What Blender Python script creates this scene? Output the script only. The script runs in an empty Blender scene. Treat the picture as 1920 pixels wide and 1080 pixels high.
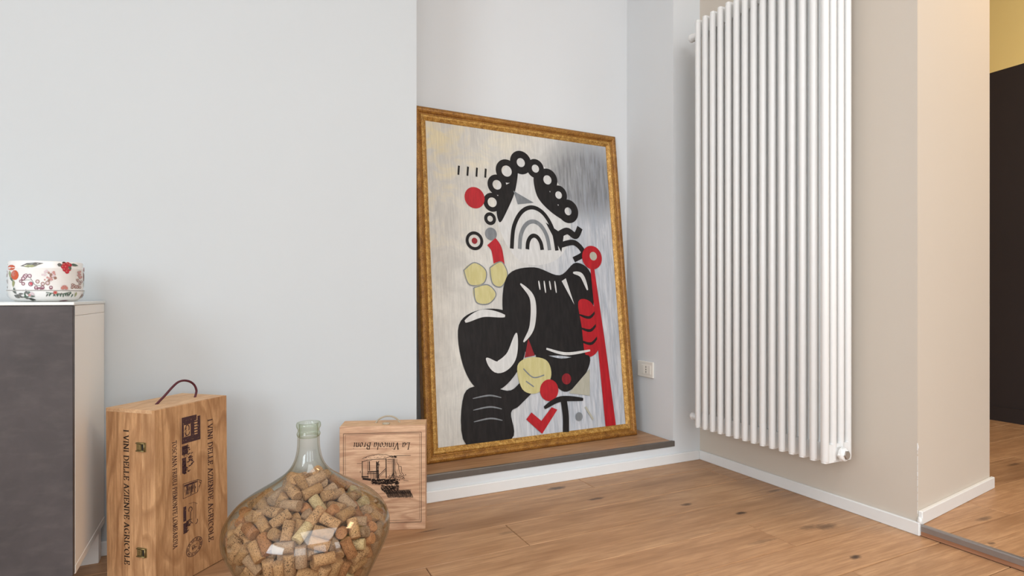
import bpy, bmesh, math, random
from math import sin, cos, pi, radians, sqrt, atan2
from mathutils import Vector, Matrix

rnd = random.Random(7)
SC = bpy.context.scene
COL = SC.collection

# ------------------------------------------------------------------ camera, world, light, exposure
cam_d = bpy.data.cameras.new('camera')
cam = bpy.data.objects.new('camera', cam_d)
COL.objects.link(cam)
cam.location = (0, 0, 0.8)
cam.rotation_euler = (pi / 2, 0, radians(-25.77))
cam_d.sensor_width = 36
cam_d.lens = 1081 / 1920 * 36
cam_d.shift_y = 15 / 1920
cam_d.clip_start = 0.02
SC.camera = cam

SC.view_settings.view_transform = 'Standard'
SC.view_settings.look = 'None'
SC.view_settings.gamma = 1
SC.view_settings.use_curve_mapping = False
SC.view_settings.exposure = -0.1
SC.cycles.use_denoising = True
SC.cycles.max_bounces = 12
SC.cycles.diffuse_bounces = 6
SC.cycles.transparent_max_bounces = 24
SC.cycles.sample_clamp_indirect = 8

world = bpy.data.worlds.new('sky')
SC.world = world
world.use_nodes = True
world.node_tree.nodes['Background'].inputs[0].default_value = (0.86, 0.93, 1.0, 1)
world.node_tree.nodes['Background'].inputs[1].default_value = 1.0

def area(name, loc, rot, sx, sy, power, color):
    d = bpy.data.lights.new(name, 'AREA')
    d.shape = 'RECTANGLE'
    d.size, d.size_y = sx, sy
    d.energy = power
    d.color = color
    o = bpy.data.objects.new(name, d)
    COL.objects.link(o)
    o.location = loc
    o.rotation_euler = rot
    return o

# daylight coming through the two tall windows behind the camera
area('daylight_1', (-1.55, -3.93, 1.55), (radians(90), 0, 0), 1.5, 2.3, 34, (0.82, 0.925, 1.0))
area('daylight_2', (0.95, -3.93, 1.55), (radians(90), 0, 0), 1.5, 2.3, 30, (0.82, 0.925, 1.0))
# through the left wall's wide window, then an added hall fill for right-facing sides
area('daylight_3', (-3.14, -1.5, 1.75), (0, radians(-90), 0), 1.9, 2.2, 118, (0.82, 0.925, 1.0))
area('hall_fill_light', (3.2, -3.93, 1.55), (radians(90), 0, 0), 1.4, 2.3, 36, (0.88, 0.95, 1.0))
# broad unseen fill added under the room ceiling, and the hall's ceiling lamp
area('room_fill_light', (0.7, -1.5, 3.05), (0, 0, 0), 2.4, 3.0, 98, (0.89, 0.955, 1.0))
area('hall_ceiling_light', (3.05, 0.35, 3.0), (0, 0, 0), 0.5, 0.9, 26, (1.0, 0.70, 0.38))

# ------------------------------------------------------------------ materials
MATS = {}
class NT:
    def __init__(s, name, rough=0.5, spec=0.5, metal=0.0):
        m = bpy.data.materials.new(name)
        m.use_nodes = True
        s.m, s.t = m, m.node_tree
        s.b = s.t.nodes['Principled BSDF']
        s.b.inputs['Roughness'].default_value = rough
        s.b.inputs['Specular IOR Level'].default_value = spec
        s.b.inputs['Metallic'].default_value = metal
        MATS[name] = m
    def n(s, kind, **kw):
        x = s.t.nodes.new('ShaderNode' + kind)
        for k, v in kw.items():
            if k.startswith('i_'):
                key = k[2:].replace('_', ' ')
                x.inputs[int(key) if key.isdigit() else key].default_value = v
            else:
                setattr(x, k, v)
        return x
    def l(s, a, b):
        s.t.links.new(a, b)
    def coord(s, scale=(1, 1, 1), kind='Object', random_shift=0.0, rot=(0, 0, 0)):
        tc = s.n('TexCoord')
        mp = s.n('Mapping')
        mp.inputs['Scale'].default_value = scale
        mp.inputs['Rotation'].default_value = rot
        s.l(tc.outputs[kind], mp.inputs['Vector'])
        if random_shift:
            oi = s.n('ObjectInfo')
            mu = s.n('Math', operation='MULTIPLY', i_1=random_shift)
            s.l(oi.outputs['Random'], mu.inputs[0])
            cx = s.n('CombineXYZ')
            for i in range(3):
                s.l(mu.outputs[0], cx.inputs[i])
            s.l(cx.outputs[0], mp.inputs['Location'])
        return mp.outputs[0]
    def noise(s, vec, scale, detail=4, rough=0.55, dist=0.0):
        x = s.n('TexNoise')
        x.inputs['Scale'].default_value = scale
        x.inputs['Detail'].default_value = detail
        x.inputs['Roughness'].default_value = rough
        x.inputs['Distortion'].default_value = dist
        if vec is not None: s.l(vec, x.inputs['Vector'])
        return x.outputs['Fac']
    def ramp(s, fac, stops):
        r = s.n('ValToRGB')
        el = r.color_ramp.elements
        while len(el) < len(stops): el.new(0.5)
        for e, (p, c) in zip(el, stops):
            e.position = p
            e.color = (*c, 1) if not isinstance(c, (int, float)) else (c, c, c, 1)
        s.l(fac, r.inputs[0])
        return r.outputs[0]
    def mix(s, fac, a, b, mode='MIX'):
        x = s.n('Mix', data_type='RGBA', blend_type=mode)
        for sock, v in ((x.inputs[0], fac), (x.inputs[6], a), (x.inputs[7], b)):
            if isinstance(v, bpy.types.NodeSocket): s.l(v, sock)
            elif isinstance(v, (int, float)): sock.default_value = v
            else: sock.default_value = (*v, 1)
        return x.outputs[2]
    def math(s, op, a, b=None):
        x = s.n('Math', operation=op)
        for i, v in enumerate((a, b)):
            if v is None: continue
            if isinstance(v, bpy.types.NodeSocket): s.l(v, x.inputs[i])
            else: x.inputs[i].default_value = v
        return x.outputs[0]
    def color(s, v):
        if isinstance(v, bpy.types.NodeSocket): s.l(v, s.b.inputs['Base Color'])
        else: s.b.inputs['Base Color'].default_value = (*v, 1)
    def bump(s, h, strength=0.2, dist=0.002):
        b = s.n('Bump')
        b.inputs['Strength'].default_value = strength
        b.inputs['Distance'].default_value = dist
        s.l(h, b.inputs['Height'])
        s.l(b.outputs[0], s.b.inputs['Normal'])

def lin(r, g, b):
    f = lambda c: ((c / 255 + 0.055) / 1.055) ** 2.4 if c > 10 else c / 255 / 12.92
    return (f(r), f(g), f(b))

def plaster(name, c, var=0.02):
    t = NT(name, 0.75, 0.2)
    v = t.coord()
    f = t.noise(v, 2.2, 3)
    t.color(t.mix(f, tuple(x * (1 - var) for x in c), tuple(min(1, x * (1 + var)) for x in c)))
    t.bump(t.noise(v, 90, 3), 0.06, 0.001)
    return t.m
WHITE = plaster('white_plaster', (0.548, 0.575, 0.59))
NICHE_LIT = plaster('white_plaster_lit', (0.685, 0.70, 0.71))  # same white plaster, colour lightened to stand in for light in the niche
BEIGE = plaster('beige_plaster', (0.60, 0.535, 0.46))
YELLOW = plaster('ochre_plaster', (0.82, 0.645, 0.27))
BLACKW = plaster('charcoal_paint', (0.032, 0.024, 0.023), 0.1)
CEIL = plaster('ceiling_paint', (0.84, 0.84, 0.835))

def flat(name, c, rough=0.45, spec=0.5, metal=0.0, var=0.05, scale=20.0):
    t = NT(name, rough, spec, metal)
    f = t.noise(t.coord(), scale, 3)
    t.color(t.mix(f, tuple(x * (1 - var) for x in c), tuple(min(1, x * (1 + var)) for x in c)))
    return t.m
SKIRT = flat('white_skirting_paint', (0.77, 0.765, 0.75), 0.4, 0.5, 0, 0.02)
RADW = flat('white_radiator_enamel', (0.79, 0.785, 0.77), 0.32, 0.5, 0, 0.01)
GREYM = flat('dark_grey_metal', (0.145, 0.128, 0.112), 0.42, 0.5, 0.35, 0.12, 30)
ALU = flat('grey_aluminium', (0.30, 0.27, 0.255), 0.38, 0.5, 0.5, 0.1, 30)
CHROME = flat('dull_chrome', (0.45, 0.40, 0.36), 0.35, 0.5, 0.8, 0.1)
PLASTIC = flat('ivory_white_plastic', (0.80, 0.76, 0.69), 0.35, 0.5, 0, 0.01)
DARKHOLE = flat('dark_hole', (0.02, 0.018, 0.016), 0.6, 0.3)
CABW = flat('white_cabinet_foil', (0.87, 0.84, 0.80), 0.4, 0.5, 0, 0.015, 5)
GLASSTOP = flat('white_glass_top', (0.74, 0.76, 0.74), 0.15, 0.5, 0, 0.01)
CORD = flat('burgundy_cord', (0.075, 0.010, 0.018), 0.55, 0.4, 0, 0.4, 400)
ROPE = flat('grey_hemp_rope', (0.42, 0.36, 0.27), 0.85, 0.2, 0, 0.35, 500)
BRASS = flat('aged_brass', (0.26, 0.20, 0.085), 0.4, 0.5, 0.75, 0.4, 200)

def wood(name, base, dark, light, stretch=(1, 1, 1), grain=60, rough=0.45, tint=0.18, ring=6.0, rings=0.3, shift=37.0, knots=(), streak=0.0):
    t = NT(name, rough, 0.35)
    v = t.coord(stretch, random_shift=shift)
    big = t.noise(v, 1.6, 3, 0.5, 0.6)
    fine = t.noise(t.coord(stretch, random_shift=shift * 1.7), grain, 6, 0.65, 0.3)
    hair = t.noise(t.coord(tuple(x * (0.45 if x == min(stretch) else 3.0) for x in stretch), random_shift=shift * 2.1), grain, 4, 0.7, 0.2)
    c = t.mix(t.ramp(big, [(0.3, 0.0), (0.72, 1.0)]), base, light)
    # growth rings
    w = t.math('FRACT', t.math('MULTIPLY', t.noise(v, 1.1, 2, 0.45, 0.25), ring))
    rr = t.ramp(w, [(0.0, 0.0), (0.45, 0.2), (0.80, 1.0), (0.93, 0.55), (1.0, 0.0)])
    c = t.mix(t.math('MULTIPLY', rr, rings), c, dark)
    c = t.mix(t.math('MULTIPLY', t.ramp(fine, [(0.40, 1.0), (0.62, 0.0)]), 0.42), c, dark)
    c = t.mix(t.math('MULTIPLY', t.ramp(hair, [(0.36, 1.0), (0.52, 0.0)]), 0.5), c, dark)
    if streak:
        st = t.ramp(t.noise(t.coord(tuple(x * 0.6 for x in stretch), random_shift=shift * 3.1), 2.6, 3, 0.55, 0.5), [(0.53, 0.0), (0.72, 1.0)])
        c = t.mix(t.math('MULTIPLY', st, streak), c, tuple(x * 0.85 for x in dark))
    if knots:
        geo = t.n('NewGeometry')
        sp = t.n('SeparateXYZ')
        t.l(geo.outputs['Position'], sp.inputs[0])
        wob = t.math('MULTIPLY', t.math('SUBTRACT', t.noise(geo.outputs['Position'], 45, 3), 0.5), 1.1)
        for kx, ky, sx, sy, amt in knots:
            dx = t.math('DIVIDE', t.math('SUBTRACT', sp.outputs['X'], kx), sx)
            dy = t.math('DIVIDE', t.math('SUBTRACT', sp.outputs['Y'], ky), sy)
            d = t.math('ADD', t.math('SQRT', t.math('ADD', t.math('MULTIPLY', dx, dx), t.math('MULTIPLY', dy, dy))), wob)
            c = t.mix(t.math('MULTIPLY', t.ramp(d, [(0.2, 1.0), (0.55, 0.75), (1.0, 0.0)]), amt), c, (0.045, 0.026, 0.018))
    if tint:
        oi = t.n('ObjectInfo')
        hs = t.n('HueSaturation')
        t.l(t.math('ADD', t.math('MULTIPLY', oi.outputs['Random'], tint), 1 - tint * 0.55), hs.inputs['Value'])
        t.l(c, hs.inputs['Color'])
        c = hs.outputs[0]
    t.color(c)
    t.bump(fine, 0.12, 0.0006)
    return t.m
# dark knots of the boards (place on the floor, half length, half width, depth of colour)
KNOTS = ((1.211, 2.081, 0.050, 0.022, 0.85), (1.287, 1.904, 0.045, 0.013, 0.75), (1.565, 1.701, 0.030, 0.014, 0.8), (1.683, 1.547, 0.028, 0.015, 0.9),
         (1.85, 1.328, 0.060, 0.026, 0.6), (1.79, 1.352, 0.05, 0.018, 0.5), (1.554, 1.337, 0.075, 0.013, 0.4), (1.716, 1.133, 0.028, 0.015, 0.95), (2.0, 1.665, 0.05, 0.012, 0.5), (0.60, 1.892, 0.06, 0.007, 0.6), (0.83, 1.762, 0.04, 0.012, 0.35),
         (2.323, 1.078, 0.055, 0.014, 0.6), (2.11, 0.962, 0.02, 0.009, 0.7), (3.2, 1.366, 0.07, 0.016, 0.6))
OAK = wood('oak_floor', (0.50, 0.282, 0.146), (0.27, 0.133, 0.062), (0.585, 0.35, 0.19), (0.75, 6.0, 6.0), 9, 0.42, 0.14, 5, 0.22, 37.0, KNOTS, 0.55)
OAKR = wood('oak_riser', (0.42, 0.20, 0.11), (0.24, 0.10, 0.05), (0.48, 0.25, 0.14), (6.0, 0.7, 6.0), 9, 0.5)
PINE = wood('pine_box_upright', (0.57, 0.315, 0.15), (0.27, 0.125, 0.05), (0.65, 0.385, 0.195), (6.0, 6.0, 1.5), 9, 0.6, 0.0, 11, 0.62)
PINE2 = wood('pine_box_level', (0.70, 0.44, 0.275), (0.40, 0.205, 0.12), (0.77, 0.53, 0.35), (1.5, 7.0, 8.0), 9, 0.6, 0.0, 11, 0.6)
PINETOP = wood('pine_box_top', (0.66, 0.42, 0.23), (0.42, 0.22, 0.11), (0.72, 0.49, 0.29), (3.0, 7.0, 7.0), 10, 0.6, 0.0, 6, 0.35)

def slate():
    t = NT('dark_slate_laminate', 0.5, 0.35)
    v = t.coord()
    a = t.noise(v, 5, 6, 0.65, 0.4)
    b = t.noise(t.coord((1, 1, 2.5)), 16, 6)
    c = t.mix(t.ramp(a, [(0.3, 0.0), (0.7, 1.0)]), (0.052, 0.045, 0.046), (0.090, 0.076, 0.077))
    c = t.mix(t.math('MULTIPLY', t.ramp(b, [(0.5, 0.0), (0.7, 1.0)]), 0.3), c, (0.12, 0.105, 0.10))
    t.color(c)
    t.bump(a, 0.05, 0.001)
    return t.m
SLATE = slate()

def gold(name, lo, mid, hi, scale):
    t = NT(name, 0.42, 0.5, 0.3)
    a = t.noise(t.coord(), scale, 5, 0.7, 0.4)
    b = t.noise(t.coord(), 330, 4, 0.75)
    c = t.ramp(a, [(0.30, lo), (0.50, mid), (0.70, hi)])
    c = t.mix(t.ramp(b, [(0.40, 0.75), (0.54, 0.0)]), c, tuple(x * 0.30 for x in lo))
    c = t.mix(t.ramp(b, [(0.60, 0.0), (0.72, 0.6)]), c, (0.80, 0.52, 0.17))
    t.color(c)
    t.bump(b, 0.5, 0.0012)
    return t.m
GOLD = gold('antique_gold', (0.22, 0.082, 0.013), (0.40, 0.175, 0.030), (0.56, 0.28, 0.055), 30)
GOLDB = gold('bright_gold_bead', (0.30, 0.125, 0.02), (0.58, 0.30, 0.06), (0.88, 0.55, 0.16), 60)

def canvas_mat():
    # object space of the canvas: x 0..W, z 0..L (metres)
    t = NT('painted_canvas_ground', 0.55, 0.35)
    tc = t.n('TexCoord')
    sp = t.n('SeparateXYZ')
    t.l(tc.outputs['Object'], sp.inputs[0])
    u = t.math('DIVIDE', sp.outputs['X'], CW)
    v = t.math('DIVIDE', sp.outputs['Z'], CL)
    strokes = t.noise(t.coord((38, 1, 3.5)), 1.6, 4, 0.6, 0.4)
    fine = t.noise(t.coord((150, 1, 9)), 1.0, 4, 0.6, 0.3)
    blot = t.noise(t.coord((5, 1, 5)), 1.3, 5, 0.65, 0.8)
    c = t.mix(t.ramp(blot, [(0.35, 0.0), (0.65, 1.0)]), (0.56, 0.535, 0.49), (0.70, 0.67, 0.61))
    # cool grey-blue streaks, right and bottom
    right = t.ramp(t.math('ADD', t.math('MULTIPLY', u, 0.75), t.math('MULTIPLY', t.math('SUBTRACT', 1.0, v), 0.35)), [(0.42, 0.0), (0.72, 1.0)])
    cool = t.mix(t.ramp(strokes, [(0.38, 0.0), (0.62, 1.0)]), (0.40, 0.43, 0.48), (0.62, 0.63, 0.66))
    c = t.mix(right, c, cool)
    # yellow wash, upper left
    yl = t.math('MULTIPLY', t.ramp(t.math('ADD', u, t.math('SUBTRACT', 1.0, v)), [(0.12, 1.0), (0.62, 0.0)]), t.ramp(blot, [(0.45, 0.0), (0.6, 1.0)]))
    c = t.mix(t.math('MULTIPLY', yl, 0.55), c, (0.75, 0.60, 0.27))
    # dark brushed patch, upper right
    du = t.math('MULTIPLY', t.math('SUBTRACT', u, 0.86), 3.3)
    dv = t.math('MULTIPLY', t.math('SUBTRACT', v, 0.86), 6.0)
    dd = t.math('ADD', t.math('MULTIPLY', du, du), t.math('MULTIPLY', dv, dv))
    dk = t.math('MULTIPLY', t.ramp(dd, [(0.25, 1.0), (1.0, 0.0)]), t.ramp(strokes, [(0.30, 0.25), (0.60, 1.0)]))
    c = t.mix(t.math('MULTIPLY', dk, 0.85), c, (0.115, 0.12, 0.13))
    c = t.mix(t.math('MULTIPLY', t.ramp(fine, [(0.42, 1.0), (0.58, 0.0)]), 0.22), c, (0.30, 0.29, 0.28))
    t.color(c)
    t.bump(strokes, 0.25, 0.001)
    return t.m
def paint(name, c, c2=None):
    t = NT(name, 0.5, 0.4)
    s = t.noise(t.coord((30, 1, 6)), 2.0, 4, 0.6, 0.4)
    c2 = c2 or tuple(min(1, x * 1.5 + 0.004) for x in c)
    t.color(t.mix(t.ramp(s, [(0.4, 0.0), (0.7, 1.0)]), c, c2))
    t.bump(s, 0.15, 0.001)
    return t.m

def ink(name, c, cover=0.85, scale=140):
    # worn print: where the ink has worn away the wood shows through
    t = NT(name, 0.7, 0.2)
    t.color(c)
    f = t.noise(t.coord((1, 1, 1)), scale, 4, 0.7)
    a = t.ramp(f, [(0.62 - cover * 0.45, 0.15), (0.72 - cover * 0.35, 1.0)])
    t.l(a, t.b.inputs['Alpha'])
    return t.m
INK = ink('black_stamp_ink', (0.028, 0.018, 0.014), 0.92)
INKP = ink('purple_brown_stamp_ink', (0.062, 0.030, 0.032), 0.72, 160)
INKL = ink('faint_brown_stamp_ink', (0.11, 0.055, 0.04), 0.5, 170)
BURN = ink('scorched_line', (0.055, 0.030, 0.018), 0.9, 90)

def cork_mat(name, base, dark, printed=0.0, sat=1.0):
    t = NT(name, 0.85, 0.2)
    v = t.coord(random_shift=13.0)
    a = t.noise(v, 110, 5, 0.65)
    b = t.noise(v, 420, 3, 0.7)
    c = t.mix(t.ramp(a, [(0.38, 0.0), (0.62, 1.0)]), base, tuple(x * 1.22 for x in base))
    c = t.mix(t.ramp(b, [(0.38, 0.85), (0.49, 0.0)]), c, dark)
    if printed:
        vv = t.coord((1, 1, 1), random_shift=5.0)
        vo = t.n('TexVoronoi')
        vo.inputs['Scale'].default_value = 290
        t.l(vv, vo.inputs['Vector'])
        tc = t.n('TexCoord')
        sp = t.n('SeparateXYZ')
        t.l(tc.outputs['Object'], sp.inputs[0])
        band = t.ramp(t.math('ABSOLUTE', sp.outputs['Z']), [(0.0145, 1.0), (0.0165, 0.0)])
        blob = t.ramp(t.noise(v, 60, 2), [(0.44, 0.0), (0.52, 1.0)])
        pr = t.math('MULTIPLY', t.math('MULTIPLY', t.ramp(vo.outputs['Distance'], [(0.30, 1.0), (0.42, 0.0)]), band), blob)
        c = t.mix(t.math('MULTIPLY', pr, printed), c, (0.055, 0.03, 0.02))
    oi = t.n('ObjectInfo')
    hs = t.n('HueSaturation')
    t.l(t.math('ADD', t.math('MULTIPLY', oi.outputs['Random'], 0.34), 0.76), hs.inputs['Value'])
    t.l(c, hs.inputs['Color'])
    t.color(hs.outputs[0])
    t.bump(b, 0.35, 0.001)
    return t.m
CORK_MATS = [
    cork_mat('tan_cork', (0.45, 0.255, 0.125), (0.15, 0.07, 0.03)),
    cork_mat('printed_cork', (0.47, 0.275, 0.145), (0.16, 0.075, 0.035), 0.95),
    cork_mat('reddish_cork', (0.42, 0.195, 0.09), (0.13, 0.05, 0.022)),
    cork_mat('pale_cream_cork', (0.60, 0.45, 0.255), (0.30, 0.2, 0.1), 0.5),
    cork_mat('greyish_cork', (0.40, 0.255, 0.16), (0.14, 0.075, 0.042)),
]

def jar_glass(name, absorb):
    # thin glass wall: tinted transmission (longer path at grazing angles) and Fresnel reflection
    m = bpy.data.materials.new(name)
    m.use_nodes = True
    t = m.node_tree
    for n in list(t.nodes): t.nodes.remove(n)
    N = lambda k: t.nodes.new('ShaderNode' + k)
    out = N('OutputMaterial'); mixs = N('MixShader'); tr = N('BsdfTransparent'); gl = N('BsdfGlossy')
    gl.inputs['Roughness'].default_value = 0.03
    geo = N('NewGeometry')
    dot = N('VectorMath'); dot.operation = 'DOT_PRODUCT'
    t.links.new(geo.outputs['Incoming'], dot.inputs[0]); t.links.new(geo.outputs['Normal'], dot.inputs[1])
    ab = N('Math'); ab.operation = 'ABSOLUTE'; t.links.new(dot.outputs['Value'], ab.inputs[0])
    mx = N('Math'); mx.operation = 'MAXIMUM'; mx.inputs[1].default_value = 0.12; t.links.new(ab.outputs[0], mx.inputs[0])
    iv = N('Math'); iv.operation = 'DIVIDE'; iv.inputs[0].default_value = 1.0; t.links.new(mx.outputs[0], iv.inputs[1])
    cb = N('CombineColor')
    for i, a in enumerate(absorb):
        p = N('Math'); p.operation = 'POWER'; p.inputs[0].default_value = a
        t.links.new(iv.outputs[0], p.inputs[1]); t.links.new(p.outputs[0], cb.inputs[i])
    t.links.new(cb.outputs[0], tr.inputs['Color'])
    # Schlick reflectance of one glass surface, the same from both sides
    om = N('Math'); om.operation = 'SUBTRACT'; om.inputs[0].default_value = 1.0; t.links.new(ab.outputs[0], om.inputs[1])
    p5 = N('Math'); p5.operation = 'POWER'; p5.inputs[1].default_value = 5.0; t.links.new(om.outputs[0], p5.inputs[0])
    ma = N('Math'); ma.operation = 'MULTIPLY_ADD'; ma.inputs[1].default_value = 0.96; ma.inputs[2].default_value = 0.04; t.links.new(p5.outputs[0], ma.inputs[0])
    t.links.new(ma.outputs[0], mixs.inputs[0]); t.links.new(tr.outputs[0], mixs.inputs[1]); t.links.new(gl.outputs[0], mixs.inputs[2])
    t.links.new(mixs.outputs[0], out.inputs['Surface'])
    return m
GLASS = jar_glass('green_tinted_glass', (0.965, 0.967, 0.950))
GLASSN = jar_glass('thick_green_glass', (0.935, 0.953, 0.915))

# ------------------------------------------------------------------ mesh helpers
class MB:
    def __init__(s):
        s.v, s.f, s.mi, s.sm = [], [], [], []
    def add(s, vs, fs, mi=0, smooth=False):
        o = len(s.v)
        s.v += [tuple(v) for v in vs]
        for f in fs:
            s.f.append(tuple(i + o for i in f)); s.mi.append(mi); s.sm.append(smooth)
        return s
    def box(s, x0, x1, y0, y1, z0, z1, mi=0, ch=0.0):
        if ch <= 0:
            vs = [(x, y, z) for z in (z0, z1) for y in (y0, y1) for x in (x0, x1)]
            return s.add(vs, [(0, 2, 3, 1), (4, 5, 7, 6), (0, 1, 5, 4), (2, 6, 7, 3), (0, 4, 6, 2), (1, 3, 7, 5)], mi)
        bm = bmesh.new()
        bmesh.ops.create_cube(bm, size=1)
        for v in bm.verts:
            v.co = ((x0 + x1) / 2 + v.co.x * (x1 - x0), (y0 + y1) / 2 + v.co.y * (y1 - y0), (z0 + z1) / 2 + v.co.z * (z1 - z0))
        bmesh.ops.bevel(bm, geom=list(bm.edges), offset=ch, segments=1, affect='EDGES', profile=0.5)
        bm.verts.index_update()
        s.add([v.co[:] for v in bm.verts], [[v.index for v in f.verts] for f in bm.faces], mi)
        bm.free()
        return s
    def plank(s, x0, x1, y0, y1, z0, z1, ch=0.0016):
        vs = [(x0, y0, z0), (x1, y0, z0), (x1, y1, z0), (x0, y1, z0),
              (x0, y0, z1 - ch), (x1, y0, z1 - ch), (x1, y1, z1 - ch), (x0, y1, z1 - ch),
              (x0 + ch, y0 + ch, z1), (x1 - ch, y0 + ch, z1), (x1 - ch, y1 - ch, z1), (x0 + ch, y1 - ch, z1)]
        fs = [(0, 3, 2, 1), (8, 9, 10, 11)]
        for i in range(4):
            j = (i + 1) % 4
            fs += [(i, j, j + 4, i + 4), (i + 4, j + 4, j + 8, i + 8)]
        return s.add(vs, fs)
    def prism(s, pts, z0, z1, mi=0):
        n = len(pts)
        vs = [(x, y, z0) for x, y in pts] + [(x, y, z1) for x, y in pts]
        return s.add(vs, [tuple(range(n))[::-1], tuple(range(n, 2 * n))] + [(i, (i + 1) % n, n + (i + 1) % n, n + i) for i in range(n)], mi)
    def lathe(s, prof, n=32, c=(0, 0, 0), mi=0, cap0=False, cap1=False, axis='Z', smooth=True):
        vs = []
        for r, z in prof:
            for k in range(n):
                a = 2 * pi * k / n
                p = (r * cos(a), r * sin(a), z)
                if axis == 'Y': p = (p[0], p[2], p[1])
                if axis == 'X': p = (p[2], p[0], p[1])
                vs.append((p[0] + c[0], p[1] + c[1], p[2] + c[2]))
        fs = []
        for i in range(len(prof) - 1):
            for k in range(n):
                k2 = (k + 1) % n
                f = (i * n + k, i * n + k2, (i + 1) * n + k2, (i + 1) * n + k)
                fs.append(f[::-1] if axis == 'Y' else f)
        s.add(vs, fs, mi, smooth)
        o = len(s.v) - len(vs)
        for cap, st in ((cap0, 0), (cap1, (len(prof) - 1) * n)):
            if cap:
                f = tuple(o + st + k for k in range(n))
                s.f.append(f[::-1] if st == 0 else f); s.mi.append(mi); s.sm.append(False)
        return s
    def tube(s, path, r, n=8, mi=0, closed=False):
        P = [Vector(p) for p in path]
        m = len(P)
        up = None
        vs = []
        for i in range(m):
            a = P[i - 1] if (i > 0 or closed) else P[i]
            b = P[(i + 1) % m] if (i < m - 1 or closed) else P[i]
            t = (b - a).normalized()
            if up is None:
                up = t.orthogonal().normalized()
            up = (up - t * up.dot(t)).normalized()
            w = t.cross(up)
            for k in range(n):
                g = 2 * pi * k / n
                vs.append(P[i] + (up * cos(g) + w * sin(g)) * r)
        fs = [(i * n + k, i * n + (k + 1) % n, ((i + 1) % m) * n + (k + 1) % n, ((i + 1) % m) * n + k)
              for i in range(m if closed else m - 1) for k in range(n)]
        s.add(vs, fs, mi, True)
        if not closed:
            o = len(s.v) - len(vs)
            s.f.append(tuple(o + k for k in range(n))[::-1]); s.mi.append(mi); s.sm.append(False)
            s.f.append(tuple(o + (m - 1) * n + k for k in range(n))); s.mi.append(mi); s.sm.append(False)
        return s
    def mesh(s, name, mats):
        me = bpy.data.meshes.new(name)
        me.from_pydata(s.v, [], s.f)
        for m in (mats if isinstance(mats, (list, tuple)) else [mats]):
            me.materials.append(m)
        me.polygons.foreach_set('material_index', s.mi)
        me.polygons.foreach_set('use_smooth', s.sm)
        me.update()
        return me
    def build(s, name, mats, parent=None, loc=(0, 0, 0), label=None):
        o = bpy.data.objects.new(name, s.mesh(name, mats))
        COL.objects.link(o)
        o.location = loc
        if parent: o.parent = parent
        if label: o['label'] = label
        return o

def thing(name, label, cat, loc=(0, 0, 0), rz=0.0, group=None, rx=0.0):
    o = bpy.data.objects.new(name, None)
    COL.objects.link(o)
    o.empty_display_size = 0.1
    o.location = loc
    o.rotation_euler = (rx, 0, rz)
    o['label'] = label
    o['category'] = cat
    if group: o['group'] = group
    return o
def tag(o, label, cat, group=None):
    o['label'] = label
    o['category'] = cat
    if group: o['group'] = group
    return o
def struct(name, mb, mat, parent=None, loc=(0, 0, 0)):
    o = mb.build(name, mat, parent, loc)
    if parent is None: o['kind'] = 'structure'
    return o

# ------------------------------------------------------------------ the room
YW, XR, XL, YF, ZC = 2.152, 2.065, -3.2, -4.0, 3.1       # back wall, right wall, left wall, front wall, ceiling
NX0, NX1, NY, LZ = 0.632, 1.8965, 2.514, 0.105          # niche sides, back, ledge height
HX = 4.23                                                 # far wall of the hall
RZ = 0.035                                                # hall floor is a little higher

w = MB()
w.box(XL, NX0, YW, 2.65, -0.05, ZC)
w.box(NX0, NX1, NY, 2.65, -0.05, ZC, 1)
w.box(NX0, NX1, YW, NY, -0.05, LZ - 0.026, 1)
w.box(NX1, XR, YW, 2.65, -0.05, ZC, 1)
struct('wall_back', w, [WHITE, NICHE_LIT])

PX, PY = 2.716, 1.243                                     # far corner of the wall end
w = MB()
w.prism([(XR, 1.15), (PX, PY), (PX, 2.65), (XR, 2.65)], -0.05, ZC)
struct('wall_right', w, BEIGE)
w = MB(); w.box(XR, XR + 0.30, YF, -2.6, -0.05, ZC)
struct('wall_right', w, BEIGE)
w = MB()
w.box(XL - 0.15, XL, YF, -2.6, -0.05, ZC)
w.box(XL - 0.15, XL, -0.4, YW, -0.05, ZC)
w.box(XL - 0.15, XL, -2.6, -0.4, -0.05, 0.8)
w.box(XL - 0.15, XL, -2.6, -0.4, 2.7, ZC)
struct('wall_left', w, CEIL)
w = MB()
for yy0 in (-2.6, -1.53, -0.46):
    w.box(XL - 0.12, XL - 0.06, yy0, yy0 + 0.06, 0.8, 2.7)
for z in (0.8, 2.64):
    w.box(XL - 0.12, XL - 0.06, -2.54, -1.53, z, z + 0.06); w.box(XL - 0.12, XL - 0.06, -1.47, -0.46, z, z + 0.06)
struct('window_3', w, SKIRT)
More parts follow.
